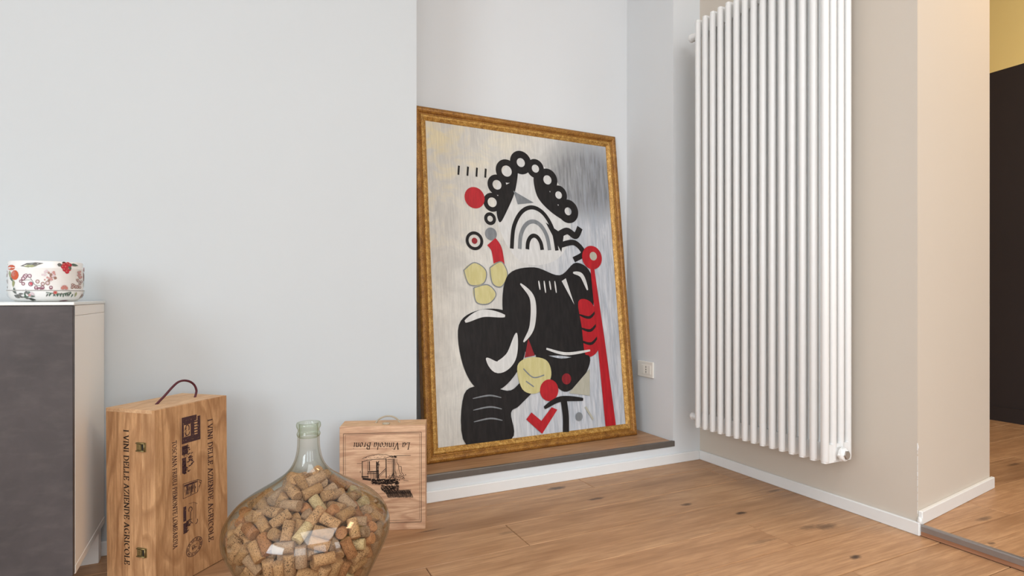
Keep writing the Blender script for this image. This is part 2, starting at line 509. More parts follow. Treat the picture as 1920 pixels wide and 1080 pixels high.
# front wall with two window openings and one added for the hall fill light
w = MB()
xs = [XL, -2.3, -0.8, 0.2, 1.7, 2.5, 3.9, HX + 0.15]
for i in range(7):
    if i in (1, 3, 5):
        w.box(xs[i], xs[i + 1], YF - 0.2, YF, -0.05, 0.4)
        w.box(xs[i], xs[i + 1], YF - 0.2, YF, 2.7, ZC)
    else:
        w.box(xs[i], xs[i + 1], YF - 0.2, YF, -0.05, ZC)
struct('wall_front', w, CEIL)
for n, (a, b) in ((0, (-2.3, -0.8)), (1, (0.2, 1.7)), (3, (2.5, 3.9))):  # the last is an added window for the hall fill light
    w = MB()
    y0, y1 = YF - 0.13, YF - 0.07
    for x in (a, (a + b) / 2 - 0.03, b - 0.06):
        w.box(x, x + 0.06, y0, y1, 0.4, 2.7)
    for z in (0.4, 2.64):
        w.box(a + 0.06, (a + b) / 2 - 0.03, y0, y1, z, z + 0.06)
        w.box((a + b) / 2 + 0.03, b - 0.06, y0, y1, z, z + 0.06)
    struct('window_%d' % (n + 1), w, SKIRT)
w = MB(); w.box(XL - 0.15, HX + 0.15, YF - 0.2, 3.2, ZC, ZC + 0.1)
struct('ceiling', w, CEIL)

# hall: black painted wall with ochre plaster above it
w = MB()
w.box(HX, HX + 0.15, YF, 3.2, -0.05, 2.184, 0)
w.box(HX, HX + 0.15, YF, 3.2, 2.184, ZC, 1)
struct('wall_hall', w, [BLACKW, YELLOW])
w = MB(); w.box(PX, HX, 3.0, 3.2, -0.05, ZC)
struct('wall_hall_back', w, YELLOW)
w = MB(); w.box(HX - 0.014, HX, -3.0, 3.0, RZ, RZ + 0.086)
struct('baseboard_hall', w, BLACKW)

# floor boards ----------------------------------------------------------
def lay_boards(parent, x0, x1, rows, joints, z0, z1, gap=0.0011):
    for (ya, yb), js in zip(rows, joints):
        js = [x0] + [j for j in js if x0 + 0.02 < j < x1 - 0.02] + [x1]
        for a, b in zip(js[:-1], js[1:]):
            mb = MB().plank(-(b - a) / 2 + gap, (b - a) / 2 - gap, -(yb - ya) / 2 + gap, (yb - ya) / 2 - gap, z0, z1)
            mb.build('plank', OAK, parent, ((a + b) / 2, (ya + yb) / 2, 0))

w = MB(); w.box(XL, XR, YF, YW, -0.05, -0.013)
fl = struct('floor', w, DARKHOLE)
known = {0: [-0.55, 1.357], 1: [0.12, 1.965], 2: [-0.95, 0.856], 3: [-1.35, 0.51], 4: [-0.2, 1.62], 5: [-0.75, 1.1]}
rows, joints = [], []
y = YW - 0.0005
edges = [2.152, 2.015]
while edges[-1] > -2.4: edges.append(edges[-1] - 0.187)
for i, (b, a) in enumerate(zip(edges[:-1], edges[1:])):
    rows.append((a, b))
    j = known.get(i)
    if j is None:
        q = rnd.uniform(-2.6, -1.0)
        j = [q, q + 1.85, q + 3.7]
    else:
        j = sorted(set([j[0] - 1.9] + j))
    joints.append(j)
lay_boards(fl, XL, XR, rows, joints, -0.013, 0.0)
w = MB().plank(XL, XR, YF, edges[-1], -0.013, 0.0)
w.build('plank', OAK, fl)

w = MB(); w.box(XR + 0.008, HX, YF, 3.0, -0.05, RZ - 0.013)
fh = struct('floor', w, DARKHOLE)
rows, joints = [], []
y = 2.93
while y > -2.6:
    rows.append((y - 0.187, y))
    q = rnd.uniform(2.2, 3.6)
    joints.append([q, q + 1.7])
    y -= 0.187
lay_boards(fh, XR + 0.010, HX, rows, joints, RZ - 0.013, RZ)

w = MB(); w.box(NX0, NX1, YW + 0.01, NY, LZ - 0.026, LZ - 0.014)
fn = struct('floor', w, DARKHOLE)
lay_boards(fn, NX0 + 0.003, NX1 - 0.004, [(YW + 0.009, YW + 0.19), (YW + 0.19, NY - 0.004)], [[], [1.25]], LZ - 0.014, LZ)

# baseboards, metal edges -------------------------------------------------
SK = 0.0445
def skirting(name, x0, x1, y0, y1, z0=0.0, h=SK):
    w = MB()
    w.box(x0, x1, y0, y1, z0, z0 + h, 0, 0.0025)
    return struct(name, w, SKIRT)
skirting('baseboard_back', XL + 0.001, XR - 0.0125, YW - 0.012, YW)
skirting('baseboard_right', XR - 0.012, XR, 1.138, YW)
skirting('baseboard_left', XL, XL + 0.012, YF + 0.3, YW - 0.013)
ang = atan2(PY - 1.15, PX - XR)
ln = math.hypot(PY - 1.15, PX - XR)
w = MB(); w.box(0.004, ln + 0.012, -0.0135, 0.0, RZ, RZ + SK, 0, 0.0025)
o = struct('baseboard_end', w, SKIRT, loc=(XR, 1.15, 0)); o.rotation_euler.z = ang
# lump of filler where the two baseboards meet
w = MB()
bmx = bmesh.new(); bmesh.ops.create_icosphere(bmx, subdivisions=2, radius=1)
rr = random.Random(3)
for v in bmx.verts:
    v.co = v.co * (1 + rr.uniform(-0.2, 0.2)); v.co = (XR - 0.001 + v.co.x * 0.009, 1.141 + v.co.y * 0.008, 0.050 + v.co.z * 0.013)
bmx.verts.index_update()
w.add([v.co[:] for v in bmx.verts], [[v.index for v in f.verts] for f in bmx.faces], 0, True); bmx.free()
struct('trim_5', w, SKIRT)

# worn filler along the wall end's corner
w = MB()
rr = random.Random(9)
zz = 0.07
while zz < 0.29:
    d = rr.uniform(0.006, 0.03)
    a = rr.uniform(0.0006, 0.0016) * (2.2 if zz > 0.272 else 1)
    w.box(XR - a * 0.6, XR + a, 1.1495 - a * 0.6, 1.1495 + a, zz, zz + d * rr.uniform(0.7, 1.0))
    zz += d
w.box(XR - 0.0015, XR + 0.003, 1.147, 1.151, 0.288, 0.300, 0, 0.001)
struct('trim_6', w, SKIRT)

# niche ledge edge: dark metal angle, top leg and front leg
w = MB()
w.add([(0, 0, 0)], [])
def angle_profile(x0, x1, y, z, top, front, t):
    pr = [(y - t, z - front), (y - t, z - 0.002), (y - t + 0.002, z + 0.0012), (y + top, z + 0.0012), (y + top, z - 0.002), (y, z - 0.004), (y, z - front)]
    vs = [(x, a, b) for x in (x0, x1) for a, b in pr]
    n = len(pr)
    return vs, [tuple(range(n)), tuple(range(n, 2 * n))[::-1]] + [(i, n + i, n + (i + 1) % n, (i + 1) % n) for i in range(n)]
w = MB(); w.add(*angle_profile(NX0 + 0.001, NX1 + 0.006, YW - 0.001, LZ, 0.010, 0.0245, 0.003))
struct('trim_1', w, GREYM)
# step up to the hall: metal nosing over a strip of oak
w = MB()
pr = [(-0.004, RZ - 0.019), (-0.004, RZ - 0.002), (-0.002, RZ + 0.0015), (0.012, RZ + 0.0015), (0.012, RZ - 0.003), (0, RZ - 0.004), (0, RZ - 0.019)]
n = len(pr)
vs = [(XR + a, y, b) for y in (-2.6, 1.139) for a, b in pr]
w.add(vs, [tuple(range(n))[::-1], tuple(range(n, 2 * n))] + [(i, (i + 1) % n, n + (i + 1) % n, n + i) for i in range(n)])
struct('trim_2', w, ALU)
w = MB(); w.box(XR - 0.001, XR + 0.008, -2.6, 1.1385, 0.001, RZ - 0.019)
struct('trim_3', w, OAKR)

# ------------------------------------------------------------------ radiator
def make_radiator():
    x0, x1 = 1.881, 2.003                    # front and rear tube rows
    y0, pitch, nsec = 1.970, 0.0440, 15
    zb, zt, r = 0.209, 2.033, 0.0136
    hz0, hz1 = 0.243, 2.006                  # header heights
    t = thing('radiator', 'tall white tubular column radiator hung on the beige wall beside the niche', 'radiator', (XR, y0 - pitch * 7, 0))
    ox, oy = -XR, -(y0 - pitch * 7)
    cols = [x0 + (x1 - x0) * k / 3 for k in range(4)]
    # tube: straight with rounded ends
    prof = [(0.0015, zb + 0.0002), (r * 0.55, zb + 0.0012), (r * 0.88, zb + 0.004), (r, zb + 0.009), (r, zt - 0.009), (r * 0.88, zt - 0.004), (r * 0.55, zt - 0.0012), (0.0015, zt - 0.0002)]
    tube_me = MB().lathe(prof, 16, cap0=True, cap1=True).mesh('tube', RADW)
    hb = MB()
    hw, hh = 0.0105, 0.033
    # header: flat hollow web joining the four tubes, with a round boss through its middle
    pts = []
    for cx, s0, s1 in ((x1 + 0.004, -90, 90), (x0 - 0.004, 90, 270)):
        for a in range(s0, s1 + 1, 30):
            pts.append((cx + 0.0085 * cos(radians(a)), hw * sin(radians(a))))
    vs = [(px - (x0 + x1) / 2, py, sz) for sz in (-hh, hh - 0.002) for px, py in pts]
    m = len(pts)
    hb.add(vs, [tuple(range(m))[::-1], tuple(range(m, 2 * m))] + [(i, (i + 1) % m, m + (i + 1) % m, m + i) for i in range(m)], 0, False)
    hb.lathe([(0.021, -pitch / 2), (0.021, pitch / 2)], 20, axis='Y', cap0=True, cap1=True)
    header_me = hb.mesh('header', RADW)
    for i in range(nsec):
        yy = y0 - pitch * i
        sec = bpy.data.objects.new('section', None)
        COL.objects.link(sec); sec.parent = t; sec.location = (0, yy + oy, 0); sec.empty_display_size = 0.03
        for cx in cols:
            o = bpy.data.objects.new('tube', tube_me); COL.objects.link(o); o.parent = sec; o.location = (cx + ox, 0, 0)
        for hz in (hz0, hz1):
            o = bpy.data.objects.new('header', header_me); COL.objects.link(o); o.parent = sec; o.location = ((x0 + x1) / 2 + ox, 0, hz)
    # plugs and air valve on the header ends
    xm = (x0 + x1) / 2 + ox
    yl = y0 + pitch / 2 + oy
    for hz, L, rr in ((hz1 + 0.006, 0.092, 0.0155), (hz0 - 0.006, 0.085, 0.014)):
        MB().lathe([(rr, 0), (rr, L - 0.018), (rr * 1.22, L - 0.018), (rr * 1.22, L - 0.004), (rr * 0.95, L)], 20, axis='Y', cap1=True).build('inlet_pipe', RADW, t, (xm, yl, hz))
    ye = y0 - pitch * (nsec - 1) - pitch / 2 + oy
    g = MB()
    g.lathe([(0.026, 0), (0.026, -0.006), (0.024, -0.008), (0.019, -0.008), (0.019, -0.015), (0.017, -0.017)], 6, axis='Y', smooth=False)
    g.lathe([(0.0235, -0.004), (0.0235, -0.011), (0.020, -0.014), (0.014, -0.015)], 24, axis='Y')
    pl = g.build('end_plug', RADW, t, (xm + 0.002, ye, hz0 - 0.004))
    MB().lathe([(0.0145, -0.010), (0.0145, -0.0195), (0.0125, -0.021)], 20, axis='Y', cap1=True).build('air_valve', CHROME, pl, label='dull metal air valve')
    # wall brackets behind the rear tubes
    for yy in (y0 - pitch * 3.5, y0 - pitch * 10.5):
        for z in (0.40, 1.85):
            MB().box(-0.050, -0.0004, -0.012, 0.012, -0.02, 0.02, 0, 0.002).build('bracket', RADW, t, (0, yy + oy, z))
    return t
make_radiator()

# ------------------------------------------------------------------ wall socket on the niche's side wall
def make_socket():
    t = thing('wall_socket', 'small white wall socket plate on the niche side wall right of the gold frame', 'socket', (NX1, 2.351, 0.427))
    MB().box(-0.009, 0, -0.062, 0.062, -0.0405, 0.0405, 0, 0.003).build('plate', PLASTIC, t)
    MB().box(-0.0112, -0.0085, 0.004, 0.027, -0.0235, 0.0235, 0, 0.001).build('module', PLASTIC, t)
    o = MB().box(-0.0112, -0.0085, -0.022, 0.001, -0.0235, 0.0235, 0, 0.001).build('module', PLASTIC, t)
    MB().box(-0.0112, -0.0085, -0.046, -0.024, -0.0235, 0.0235, 0, 0.001).build('module', PLASTIC, t)
    h = MB()
    for z in (-0.0125, 0.0, 0.0125):
        h.lathe([(0.0028, -0.0118), (0.0028, -0.0105)], 10, c=(0, -0.010, z), axis='X', cap0=True, cap1=True)
    h.build('pin_holes', DARKHOLE, t, label='three dark round pin holes')
make_socket()

# ------------------------------------------------------------------ framed painting
FW, FL = 1.1052, 1.5454
FP = 0.0597
CW, CL = FW - 2 * FP + 0.004, FL - 2 * FP + 0.004
CANVAS = canvas_mat()
P_BLACK = paint('black_paint', (0.012, 0.010, 0.010), (0.021, 0.018, 0.017))
P_BLACK.node_tree.nodes['Principled BSDF'].inputs['Specular IOR Level'].default_value = 0.2
P_WHITE = paint('white_paint', (0.58, 0.57, 0.55), (0.68, 0.67, 0.65))
P_RED = paint('red_paint', (0.36, 0.004, 0.010), (0.50, 0.008, 0.016))
P_YEL = paint('straw_yellow_paint', (0.52, 0.46, 0.20), (0.60, 0.54, 0.27))
P_GREY = paint('grey_paint', (0.17, 0.18, 0.19), (0.23, 0.24, 0.25))
P_STONE = paint('stone_paint', (0.40, 0.38, 0.30), (0.46, 0.44, 0.36))
P_DKRED = paint('dark_red_paint', (0.20, 0.004, 0.01), (0.3, 0.01, 0.015))

def catmull(pts, closed=True, k=6):
    n = len(pts)
    out = []
    rng = range(n) if closed else range(n - 1)
    for i in rng:
        g = (lambda j: pts[j % n]) if closed else (lambda j: pts[min(max(j, 0), n - 1)])
        p0, p1, p2, p3 = g(i - 1), g(i), g(i + 1), g(i + 2)
        for s in range(k):
            t = s / k
            out.append(tuple(0.5 * (2 * b + (c - a) * t + (2 * a - 5 * b + 4 * c - d) * t * t + (-a + 3 * b - 3 * c + d) * t ** 3)
                             for a, b, c, d in zip(p0, p1, p2, p3)))
    if not closed: out.append(tuple(pts[-1]))
    return out

def fill(mb, pts, y, mi):
    # filled outline in the local XZ plane, facing -Y
    bm = bmesh.new()
    vs = [bm.verts.new((x, y, z)) for x, z in pts]
    try:
        f = bm.faces.new(vs)
        if f.normal.y == 0: f.normal_update()
        bmesh.ops.triangulate(bm, faces=[f])
    except Exception:
        pass
    bm.normal_update()
    bm.verts.index_update()
    fs = []
    for f in bm.faces:
        ids = [v.index for v in f.verts]
        fs.append(ids if f.normal.y < 0 else ids[::-1])
    mb.add([v.co[:] for v in bm.verts], fs, mi)
    bm.free()

def make_painting():
    t = thing('framed_painting', 'large abstract painting in an ornate gold frame leaning in the niche', 'painting', (0.7125, 2.2922, 0.1053), 0.0291, None, -0.1156)
    th = 0.030
    # frame moulding profile: (distance in from outer edge, height toward viewer)
    prof = [(0.0, 0.040), (0.0, 0.004), (0.002, -0.003), (0.007, -0.008), (0.014, -0.0105), (0.021, -0.0095), (0.027, -0.005), (0.030, 0.0005), (0.033, 0.0015), (0.036, -0.001), (0.041, -0.003), (0.046, -0.0025), (0.052, 0.002), (0.0585, 0.007), (0.0607, 0.0115), (0.0607, 0.024), (0.05, 0.040)]
    n = len(prof)
    cs = [(0, 0), (FW, 0), (FW, FL), (0, FL)]
    inn = [(1, 1), (-1, 1), (-1, -1), (1, -1)]
    for i in range(4):
        j = (i + 1) % 4
        mb = MB()
        STEPS = 2
        vs = []
        for (cx, cz), (ix, iz) in ((cs[i], inn[i]), (cs[j], inn[j])):
            for a, h in prof:
                vs.append((cx + ix * a, h, cz + iz * a))
        for k in range(n):
            k2 = (k + 1) % n
            mb.add([vs[k], vs[n + k], vs[n + k2], vs[k2]], [(0, 1, 2, 3)], 1 if 9 <= k <= 13 else 0)
        mb.build('frame_rail', [GOLD, GOLDB], t)
    o = MB().box(0, CW, 0, 0.02, 0, CL).build('canvas', CANVAS, t, (FP - 0.002, 0.010, FP - 0.002))
    MB().box(0.03, FW - 0.03, 0.032, 0.0385, 0.03, FL - 0.03).build('backing_board', GREYM, t)
    # layers of paint: abstract shapes in black, white, red, yellow and grey
    mats = [P_BLACK, P_WHITE, P_RED, P_YEL, P_GREY, P_STONE, P_DKRED]
    K, Wh, Rd, Ye, Gr, St, Dr = range(7)
    mb = MB()
    lay = [0]
    def yy():
        lay[0] += 1
        return -0.0004 - lay[0] * 0.00006
    uv = lambda p: (p[0] * CW, p[1] * CL)
    asp = CL / CW
    def blob(pts, mi, k=6): fill(mb, catmull([uv(p) for p in pts], True, k), yy(), mi)
    def poly(pts, mi): fill(mb, [uv(p) for p in pts], yy(), mi)
    def disc(u, v, r, mi, sq=1.0, n=28):
        cx, cz = uv((u, v)); fill(mb, [(cx + r * cos(2 * pi * i / n), cz + sq * r * sin(2 * pi * i / n)) for i in range(n)], yy(), mi)
    def line(pts, w, mi, taper=0.0, closed=False):
        q = catmull([uv(p) for p in pts], closed, 8)
        m = len(q)
        L, R = [], []
        for i in range(m):
            a = q[max(i - 1, 0)] if not closed else q[i - 1]
            b = q[min(i + 1, m - 1)] if not closed else q[(i + 1) % m]
            dx, dz = b[0] - a[0], b[1] - a[1]
            d = math.hypot(dx, dz) or 1
            ww = w / 2 * (1 - taper * abs(2 * i / (m - 1) - 1) ** 2)
            L.append((q[i][0] - dz / d * ww, q[i][1] + dx / d * ww)); R.append((q[i][0] + dz / d * ww, q[i][1] - dx / d * ww))
        y = yy()
        vs = [(a, y, b) for a, b in L] + [(a, y, b) for a, b in R]
        fs = [(i, m + i, m + (i + 1) % m, (i + 1) % m) for i in range(m if closed else m - 1)]
        mb.add(vs, fs, mi)
    def ring(u, v, r, w, mi):
        cx, cz = u, v
        line([(u + r * cos(a * pi / 6) / CW, v + r * sin(a * pi / 6) / CL) for a in range(12)], w, mi, closed=True)
    # pale rounded field with a drift of black rings over its upper edge
    blob([(0.34, 0.80), (0.44, 0.91), (0.60, 0.90), (0.72, 0.80), (0.74, 0.66), (0.64, 0.57), (0.46, 0.56), (0.35, 0.66)], Wh)
    for u, v, r0, w0 in ((0.30, 0.70, 0.022, 0.016), (0.315, 0.755, 0.034, 0.022), (0.345, 0.815, 0.036, 0.026), (0.40, 0.865, 0.042, 0.030), (0.48, 0.90, 0.040, 0.036), (0.56, 0.885, 0.034, 0.028), (0.625, 0.85, 0.040, 0.034), (0.685, 0.80, 0.034, 0.030), (0.735, 0.745, 0.040, 0.040)):
        ring(u, v, r0, w0, K)
    blob([(0.36, 0.80), (0.42, 0.83), (0.46, 0.87), (0.44, 0.80), (0.39, 0.73), (0.35, 0.69), (0.335, 0.73)], K)
    blob([(0.55, 0.86), (0.62, 0.82), (0.68, 0.76), (0.72, 0.71), (0.63, 0.74), (0.56, 0.79)], K)
    # nested arches and wedges inside the field
    for k in range(3):
        q = 0.125 - k * 0.042
        line([(0.53 + q * cos(radians(a)), 0.605 + q * 1.15 * sin(radians(a))) for a in range(0, 181, 30)], 0.020, (K, Gr, K)[k])
    poly([(0.43, 0.80), (0.54, 0.765), (0.45, 0.755)], Gr)
    poly([(0.60, 0.70), (0.70, 0.66), (0.68, 0.60)], K)
    line([(0.66, 0.655), (0.72, 0.675), (0.77, 0.66), (0.80, 0.69)], 0.034, K)
    line([(0.68, 0.625), (0.76, 0.635), (0.81, 0.60), (0.75, 0.575)], 0.028, K)
    # left: red discs, grey and red bars, small rings
    disc(0.226, 0.765, 0.050, Rd)
    for k in range(4): line([(0.15 + k * 0.045, 0.835), (0.155 + k * 0.045, 0.865)], 0.009, K)
    disc(0.300, 0.650, 0.030, Gr)
    line([(0.30, 0.625), (0.325, 0.60), (0.335, 0.545)], 0.056, Rd)
    ring(0.215, 0.625, 0.036, 0.014, K); disc(0.215, 0.625, 0.014, Dr)
    # straw-yellow pebbles stacked on a slant
    for pts in ([(0.155, 0.53), (0.21, 0.555), (0.265, 0.53), (0.25, 0.49), (0.18, 0.485)], [(0.20, 0.475), (0.27, 0.485), (0.31, 0.455), (0.27, 0.425), (0.21, 0.43)], [(0.285, 0.54), (0.345, 0.56), (0.375, 0.52), (0.34, 0.48), (0.295, 0.49)]):
        blob(pts, Ye); line(pts + [pts[0]], 0.005, Gr, closed=False)
    # big black mass made of overlapping lobes, with pale crescents cut in
    blob([(0.38, 0.52), (0.52, 0.545), (0.66, 0.52), (0.76, 0.565), (0.845, 0.53), (0.85, 0.42), (0.78, 0.33), (0.79, 0.24), (0.64, 0.25), (0.48, 0.26), (0.37, 0.31), (0.34, 0.42)], K)
    blob([(0.12, 0.36), (0.22, 0.405), (0.36, 0.40), (0.45, 0.34), (0.43, 0.24), (0.32, 0.16), (0.20, 0.16), (0.13, 0.24)], K)
    line([(0.15, 0.37), (0.24, 0.395), (0.35, 0.385)], 0.034, Wh, 0.7)
    line([(0.245, 0.255), (0.30, 0.225), (0.37, 0.255), (0.405, 0.33)], 0.060, Wh, 0.9)
    line([(0.44, 0.49), (0.50, 0.44), (0.49, 0.35), (0.44, 0.30)], 0.030, Wh, 0.8)
    poly([(0.67, 0.50), (0.695, 0.51), (0.735, 0.42)], Wh)
    line([(0.74, 0.53), (0.79, 0.52), (0.82, 0.47)], 0.022, Wh, 0.7)
    for k in range(4): line([(0.54 + k * 0.03, 0.50), (0.545 + k * 0.03, 0.47 - 0.01 * (k % 2))], 0.008, Wh, 0.5)
    blob([(0.13, 0.15), (0.24, 0.17), (0.36, 0.15), (0.46, 0.20), (0.50, 0.16), (0.40, 0.10), (0.355, 0.08), (0.35, 0.0), (0.13, 0.0)], K)
    for k in range(3): line([(0.17, 0.135 - k * 0.035), (0.25, 0.14 - k * 0.035), (0.31, 0.13 - k * 0.035)], 0.007, Gr, 0.6)
    # red field with dark ribs, tall red bar with a red disc
    blob([(0.76, 0.43), (0.83, 0.43), (0.875, 0.37), (0.87, 0.28), (0.83, 0.245), (0.78, 0.25), (0.77, 0.34)], Rd)
    for k in range(3): line([(0.76, 0.385 - k * 0.045), (0.82, 0.375 - k * 0.045), (0.865, 0.40 - k * 0.045)], 0.014, K, 0.6)
    poly([(0.845, 0.555), (0.868, 0.555), (0.905, 0.28), (0.935, 0.002), (0.872, 0.002), (0.858, 0.28)], Rd)
    disc(0.860, 0.585, 0.060, Rd); disc(0.868, 0.590, 0.022, St)
    # lower band: black wing, yellow and stone pebbles, red disc and chevron
    blob([(0.50, 0.26), (0.64, 0.24), (0.80, 0.245), (0.77, 0.18), (0.66, 0.13), (0.58, 0.17)], K)
    line([(0.56, 0.275), (0.67, 0.255), (0.81, 0.262)], 0.014, Wh, 0.4)
    poly([(0.44, 0.25), (0.465, 0.31), (0.495, 0.255)], Dr)
    blob([(0.40, 0.225), (0.47, 0.25), (0.56, 0.235), (0.575, 0.18), (0.50, 0.135), (0.42, 0.15)], Ye)
    line([(0.43, 0.215), (0.48, 0.185), (0.54, 0.19)], 0.006, Gr); line([(0.44, 0.175), (0.48, 0.155)], 0.006, Gr)
    poly([(0.67, 0.125), (0.80, 0.20), (0.79, 0.11)], St)
    disc(0.662, 0.172, 0.026, Dr); disc(0.562, 0.140, 0.050, Rd)
    poly([(0.43, 0.055), (0.51, 0.004), (0.60, 0.075), (0.57, 0.085), (0.51, 0.045), (0.46, 0.075)], Rd)
    line([(0.53, 0.085), (0.62, 0.108), (0.75, 0.10)], 0.026, K, 0.5)
    line([(0.64, 0.10), (0.645, 0.05), (0.64, 0.0)], 0.034, K)
    disc(0.72, 0.045, 0.020, Gr); line([(0.76, 0.075), (0.80, 0.03)], 0.010, St)
    mb.build('paint_shapes', mats, t, (FP - 0.002, 0.010, FP - 0.002))
make_painting()

# ------------------------------------------------------------------ lettering: broad-nib strokes
def arc(cx, cy, rx, ry, a0, a1, n=12):
    return [(cx + rx * cos(radians(a0 + (a1 - a0) * i / n)), cy + ry * sin(radians(a0 + (a1 - a0) * i / n))) for i in range(n + 1)]
def sf(x, y, w=0.26): return [(x - w / 2, y), (x + w / 2, y)]
GL = {
    'I': (0.34, [[(0.17, 0), (0.17, 1)], sf(0.17, 0.02), sf(0.17, 0.98)]),
    'V': (0.82, [[(0.1, 1), (0.42, 0)], [(0.42, 0), (0.73, 1)], sf(0.1, 0.98), sf(0.73, 0.98)]),
    'N': (0.92, [[(0.15, 0), (0.15, 1)], [(0.12, 1), (0.77, 0)], [(0.77, 0), (0.77, 1)], sf(0.15, 0.02), sf(0.77, 0.98), sf(0.08, 0.98, 0.16)]),
    'D': (0.86, [[(0.17, 0), (0.17, 1)], [(0.06, 1), (0.36, 1)] + arc(0.36, 0.5, 0.40, 0.48, 90, -90, 14) + [(0.06, 0.02)]]),
    'E': (0.70, [[(0.17, 0), (0.17, 1)], [(0.06, 0.98), (0.58, 0.98), (0.60, 0.78)], [(0.17, 0.52), (0.46, 0.52)], [(0.46, 0.42), (0.46, 0.62)], [(0.06, 0.02), (0.60, 0.02), (0.64, 0.24)]]),
    'L': (0.68, [[(0.17, 0), (0.17, 1)], sf(0.17, 0.98), [(0.06, 0.02), (0.60, 0.02), (0.64, 0.26)]]),
    'A': (0.84, [[(0.1, 0), (0.42, 1)], [(0.40, 1), (0.73, 0)], [(0.2, 0.34), (0.62, 0.34)], sf(0.1, 0.02), sf(0.73, 0.02)]),
    'Z': (0.76, [[(0.10, 0.76), (0.12, 0.98), (0.66, 0.98)], [(0.66, 0.98), (0.08, 0.02)], [(0.66, 0.94), (0.1, 0.0)], [(0.08, 0.02), (0.66, 0.02), (0.70, 0.26)]]),
    'G': (0.90, [arc(0.47, 0.5, 0.37, 0.48, 45, 300, 18), [(0.70, 0.08), (0.72, 0.44)], sf(0.72, 0.44, 0.24)]),
    'R': (0.84, [[(0.17, 0), (0.17, 1)], [(0.06, 0.98), (0.36, 0.98)] + arc(0.36, 0.74, 0.24, 0.24, 90, -90, 10) + [(0.17, 0.5)], [(0.38, 0.5), (0.78, 0.02)], sf(0.17, 0.02)]),
    'C': (0.84, [arc(0.47, 0.5, 0.37, 0.48, 45, 315, 18), [(0.73, 0.98), (0.73, 0.76)]]),
    'O': (0.94, [arc(0.47, 0.5, 0.38, 0.48, 0, 360, 24)]),
    'T': (0.78, [[(0.39, 0), (0.39, 1)], [(0.06, 0.76), (0.08, 0.98), (0.70, 0.98), (0.72, 0.76)], sf(0.39, 0.02)]),
    'S': (0.64, [arc(0.33, 0.75, 0.21, 0.23, 40, 270, 12) + arc(0.33, 0.26, 0.23, 0.25, 90, -140, 12)[1:], [(0.5, 0.98), (0.5, 0.8)], [(0.1, 0.02), (0.1, 0.2)]]),
    'F': (0.66, [[(0.17, 0), (0.17, 1)], [(0.06, 0.98), (0.56, 0.98), (0.58, 0.76)], [(0.17, 0.5), (0.44, 0.5)], sf(0.17, 0.02)]),
    'U': (0.88, [[(0.16, 1), (0.16, 0.32)] + arc(0.43, 0.32, 0.27, 0.31, 180, 360, 10) + [(0.70, 1)], sf(0.16, 0.98), sf(0.70, 0.98)]),
    'P': (0.72, [[(0.17, 0), (0.17, 1)], [(0.06, 0.98), (0.36, 0.98)] + arc(0.36, 0.73, 0.25, 0.25, 90, -90, 10) + [(0.17, 0.48)], sf(0.17, 0.02)]),
    'M': (1.04, [[(0.15, 0), (0.17, 1)], [(0.15, 1), (0.50, 0.05)], [(0.50, 0.05), (0.84, 1)], [(0.87, 0), (0.85, 1)], sf(0.15, 0.02), sf(0.87, 0.02), sf(0.12, 0.98, 0.16), sf(0.88, 0.98, 0.16)]),
    'B': (0.78, [[(0.17, 0), (0.17, 1)], [(0.06, 0.98), (0.36, 0.98)] + arc(0.36, 0.76, 0.21, 0.22, 90, -90, 10) + [(0.17, 0.53)], [(0.36, 0.53)] + arc(0.36, 0.27, 0.28, 0.25, 90, -90, 10) + [(0.06, 0.02)]]),
    '.': (0.34, [[(0.12, 0.5), (0.22, 0.5)], [(0.13, 0.46), (0.21, 0.54)]]),
    'a': (0.56, [arc(0.27, 0.30, 0.19, 0.30, 70, 370, 14), [(0.46, 0.62), (0.44, 0.10), (0.56, 0.03)]]),
    'i': (0.30, [[(0.06, 0.52), (0.15, 0.62), (0.14, 0.06), (0.27, 0.04)], [(0.14, 0.86), (0.19, 0.90)]]),
    'n': (0.60, [[(0.05, 0.54), (0.14, 0.62), (0.13, 0)], [(0.13, 0.40)] + arc(0.31, 0.42, 0.16, 0.19, 150, 0, 8) + [(0.46, 0.06), (0.58, 0.05)]]),
    'c': (0.48, [arc(0.27, 0.31, 0.20, 0.30, 50, 310, 14)]),
    'o': (0.56, [arc(0.28, 0.31, 0.20, 0.30, 0, 360, 18)]),
    'l': (0.30, [[(0.06, 0.96), (0.15, 1.04), (0.14, 0.06), (0.27, 0.04)]]),
    'r': (0.44, [[(0.05, 0.54), (0.14, 0.62), (0.13, 0)], [(0.13, 0.38), (0.24, 0.58), (0.38, 0.60)]]),
}
def text_quads(txt, nib=0.15, ang=22, thin=0.035, slant=0.0, track=0.06):
    """quads of the text in em units, baseline at y=0; returns quads and length"""
    x = 0
    out = []
    nx, ny = nib / 2 * cos(radians(ang)), nib / 2 * sin(radians(ang))
    for ch in txt:
        if ch == ' ':
            x += 0.42; continue
        w, strokes = GL[ch]
        for st in strokes:
            for (ax, ay), (bx, by) in zip(st[:-1], st[1:]):
                ax2, bx2 = ax + x + slant * ay, bx + x + slant * by
                out.append([(ax2 - nx, ay - ny), (ax2 + nx, ay + ny), (bx2 + nx, by + ny), (bx2 - nx, by - ny)])
                dx, dy = bx2 - ax2, by - ay
                d = math.hypot(dx, dy) or 1
                px, py = -dy / d * thin / 2, dx / d * thin / 2
                ex, ey = dx / d * thin / 2, dy / d * thin / 2
                out.append([(ax2 - px - ex, ay - py - ey), (ax2 + px - ex, ay + py - ey), (bx2 + px + ex, by + py + ey), (bx2 - px + ex, by - py + ey)])
        x += w + track
    return out, x - track
def put_text(mb, txt, mapf, length, cap, **kw):
    q, L = text_quads(txt, **kw)
    for quad in q:
        mb.add([mapf(px / L * length, py * cap) for px, py in quad], [(0, 1, 2, 3)])
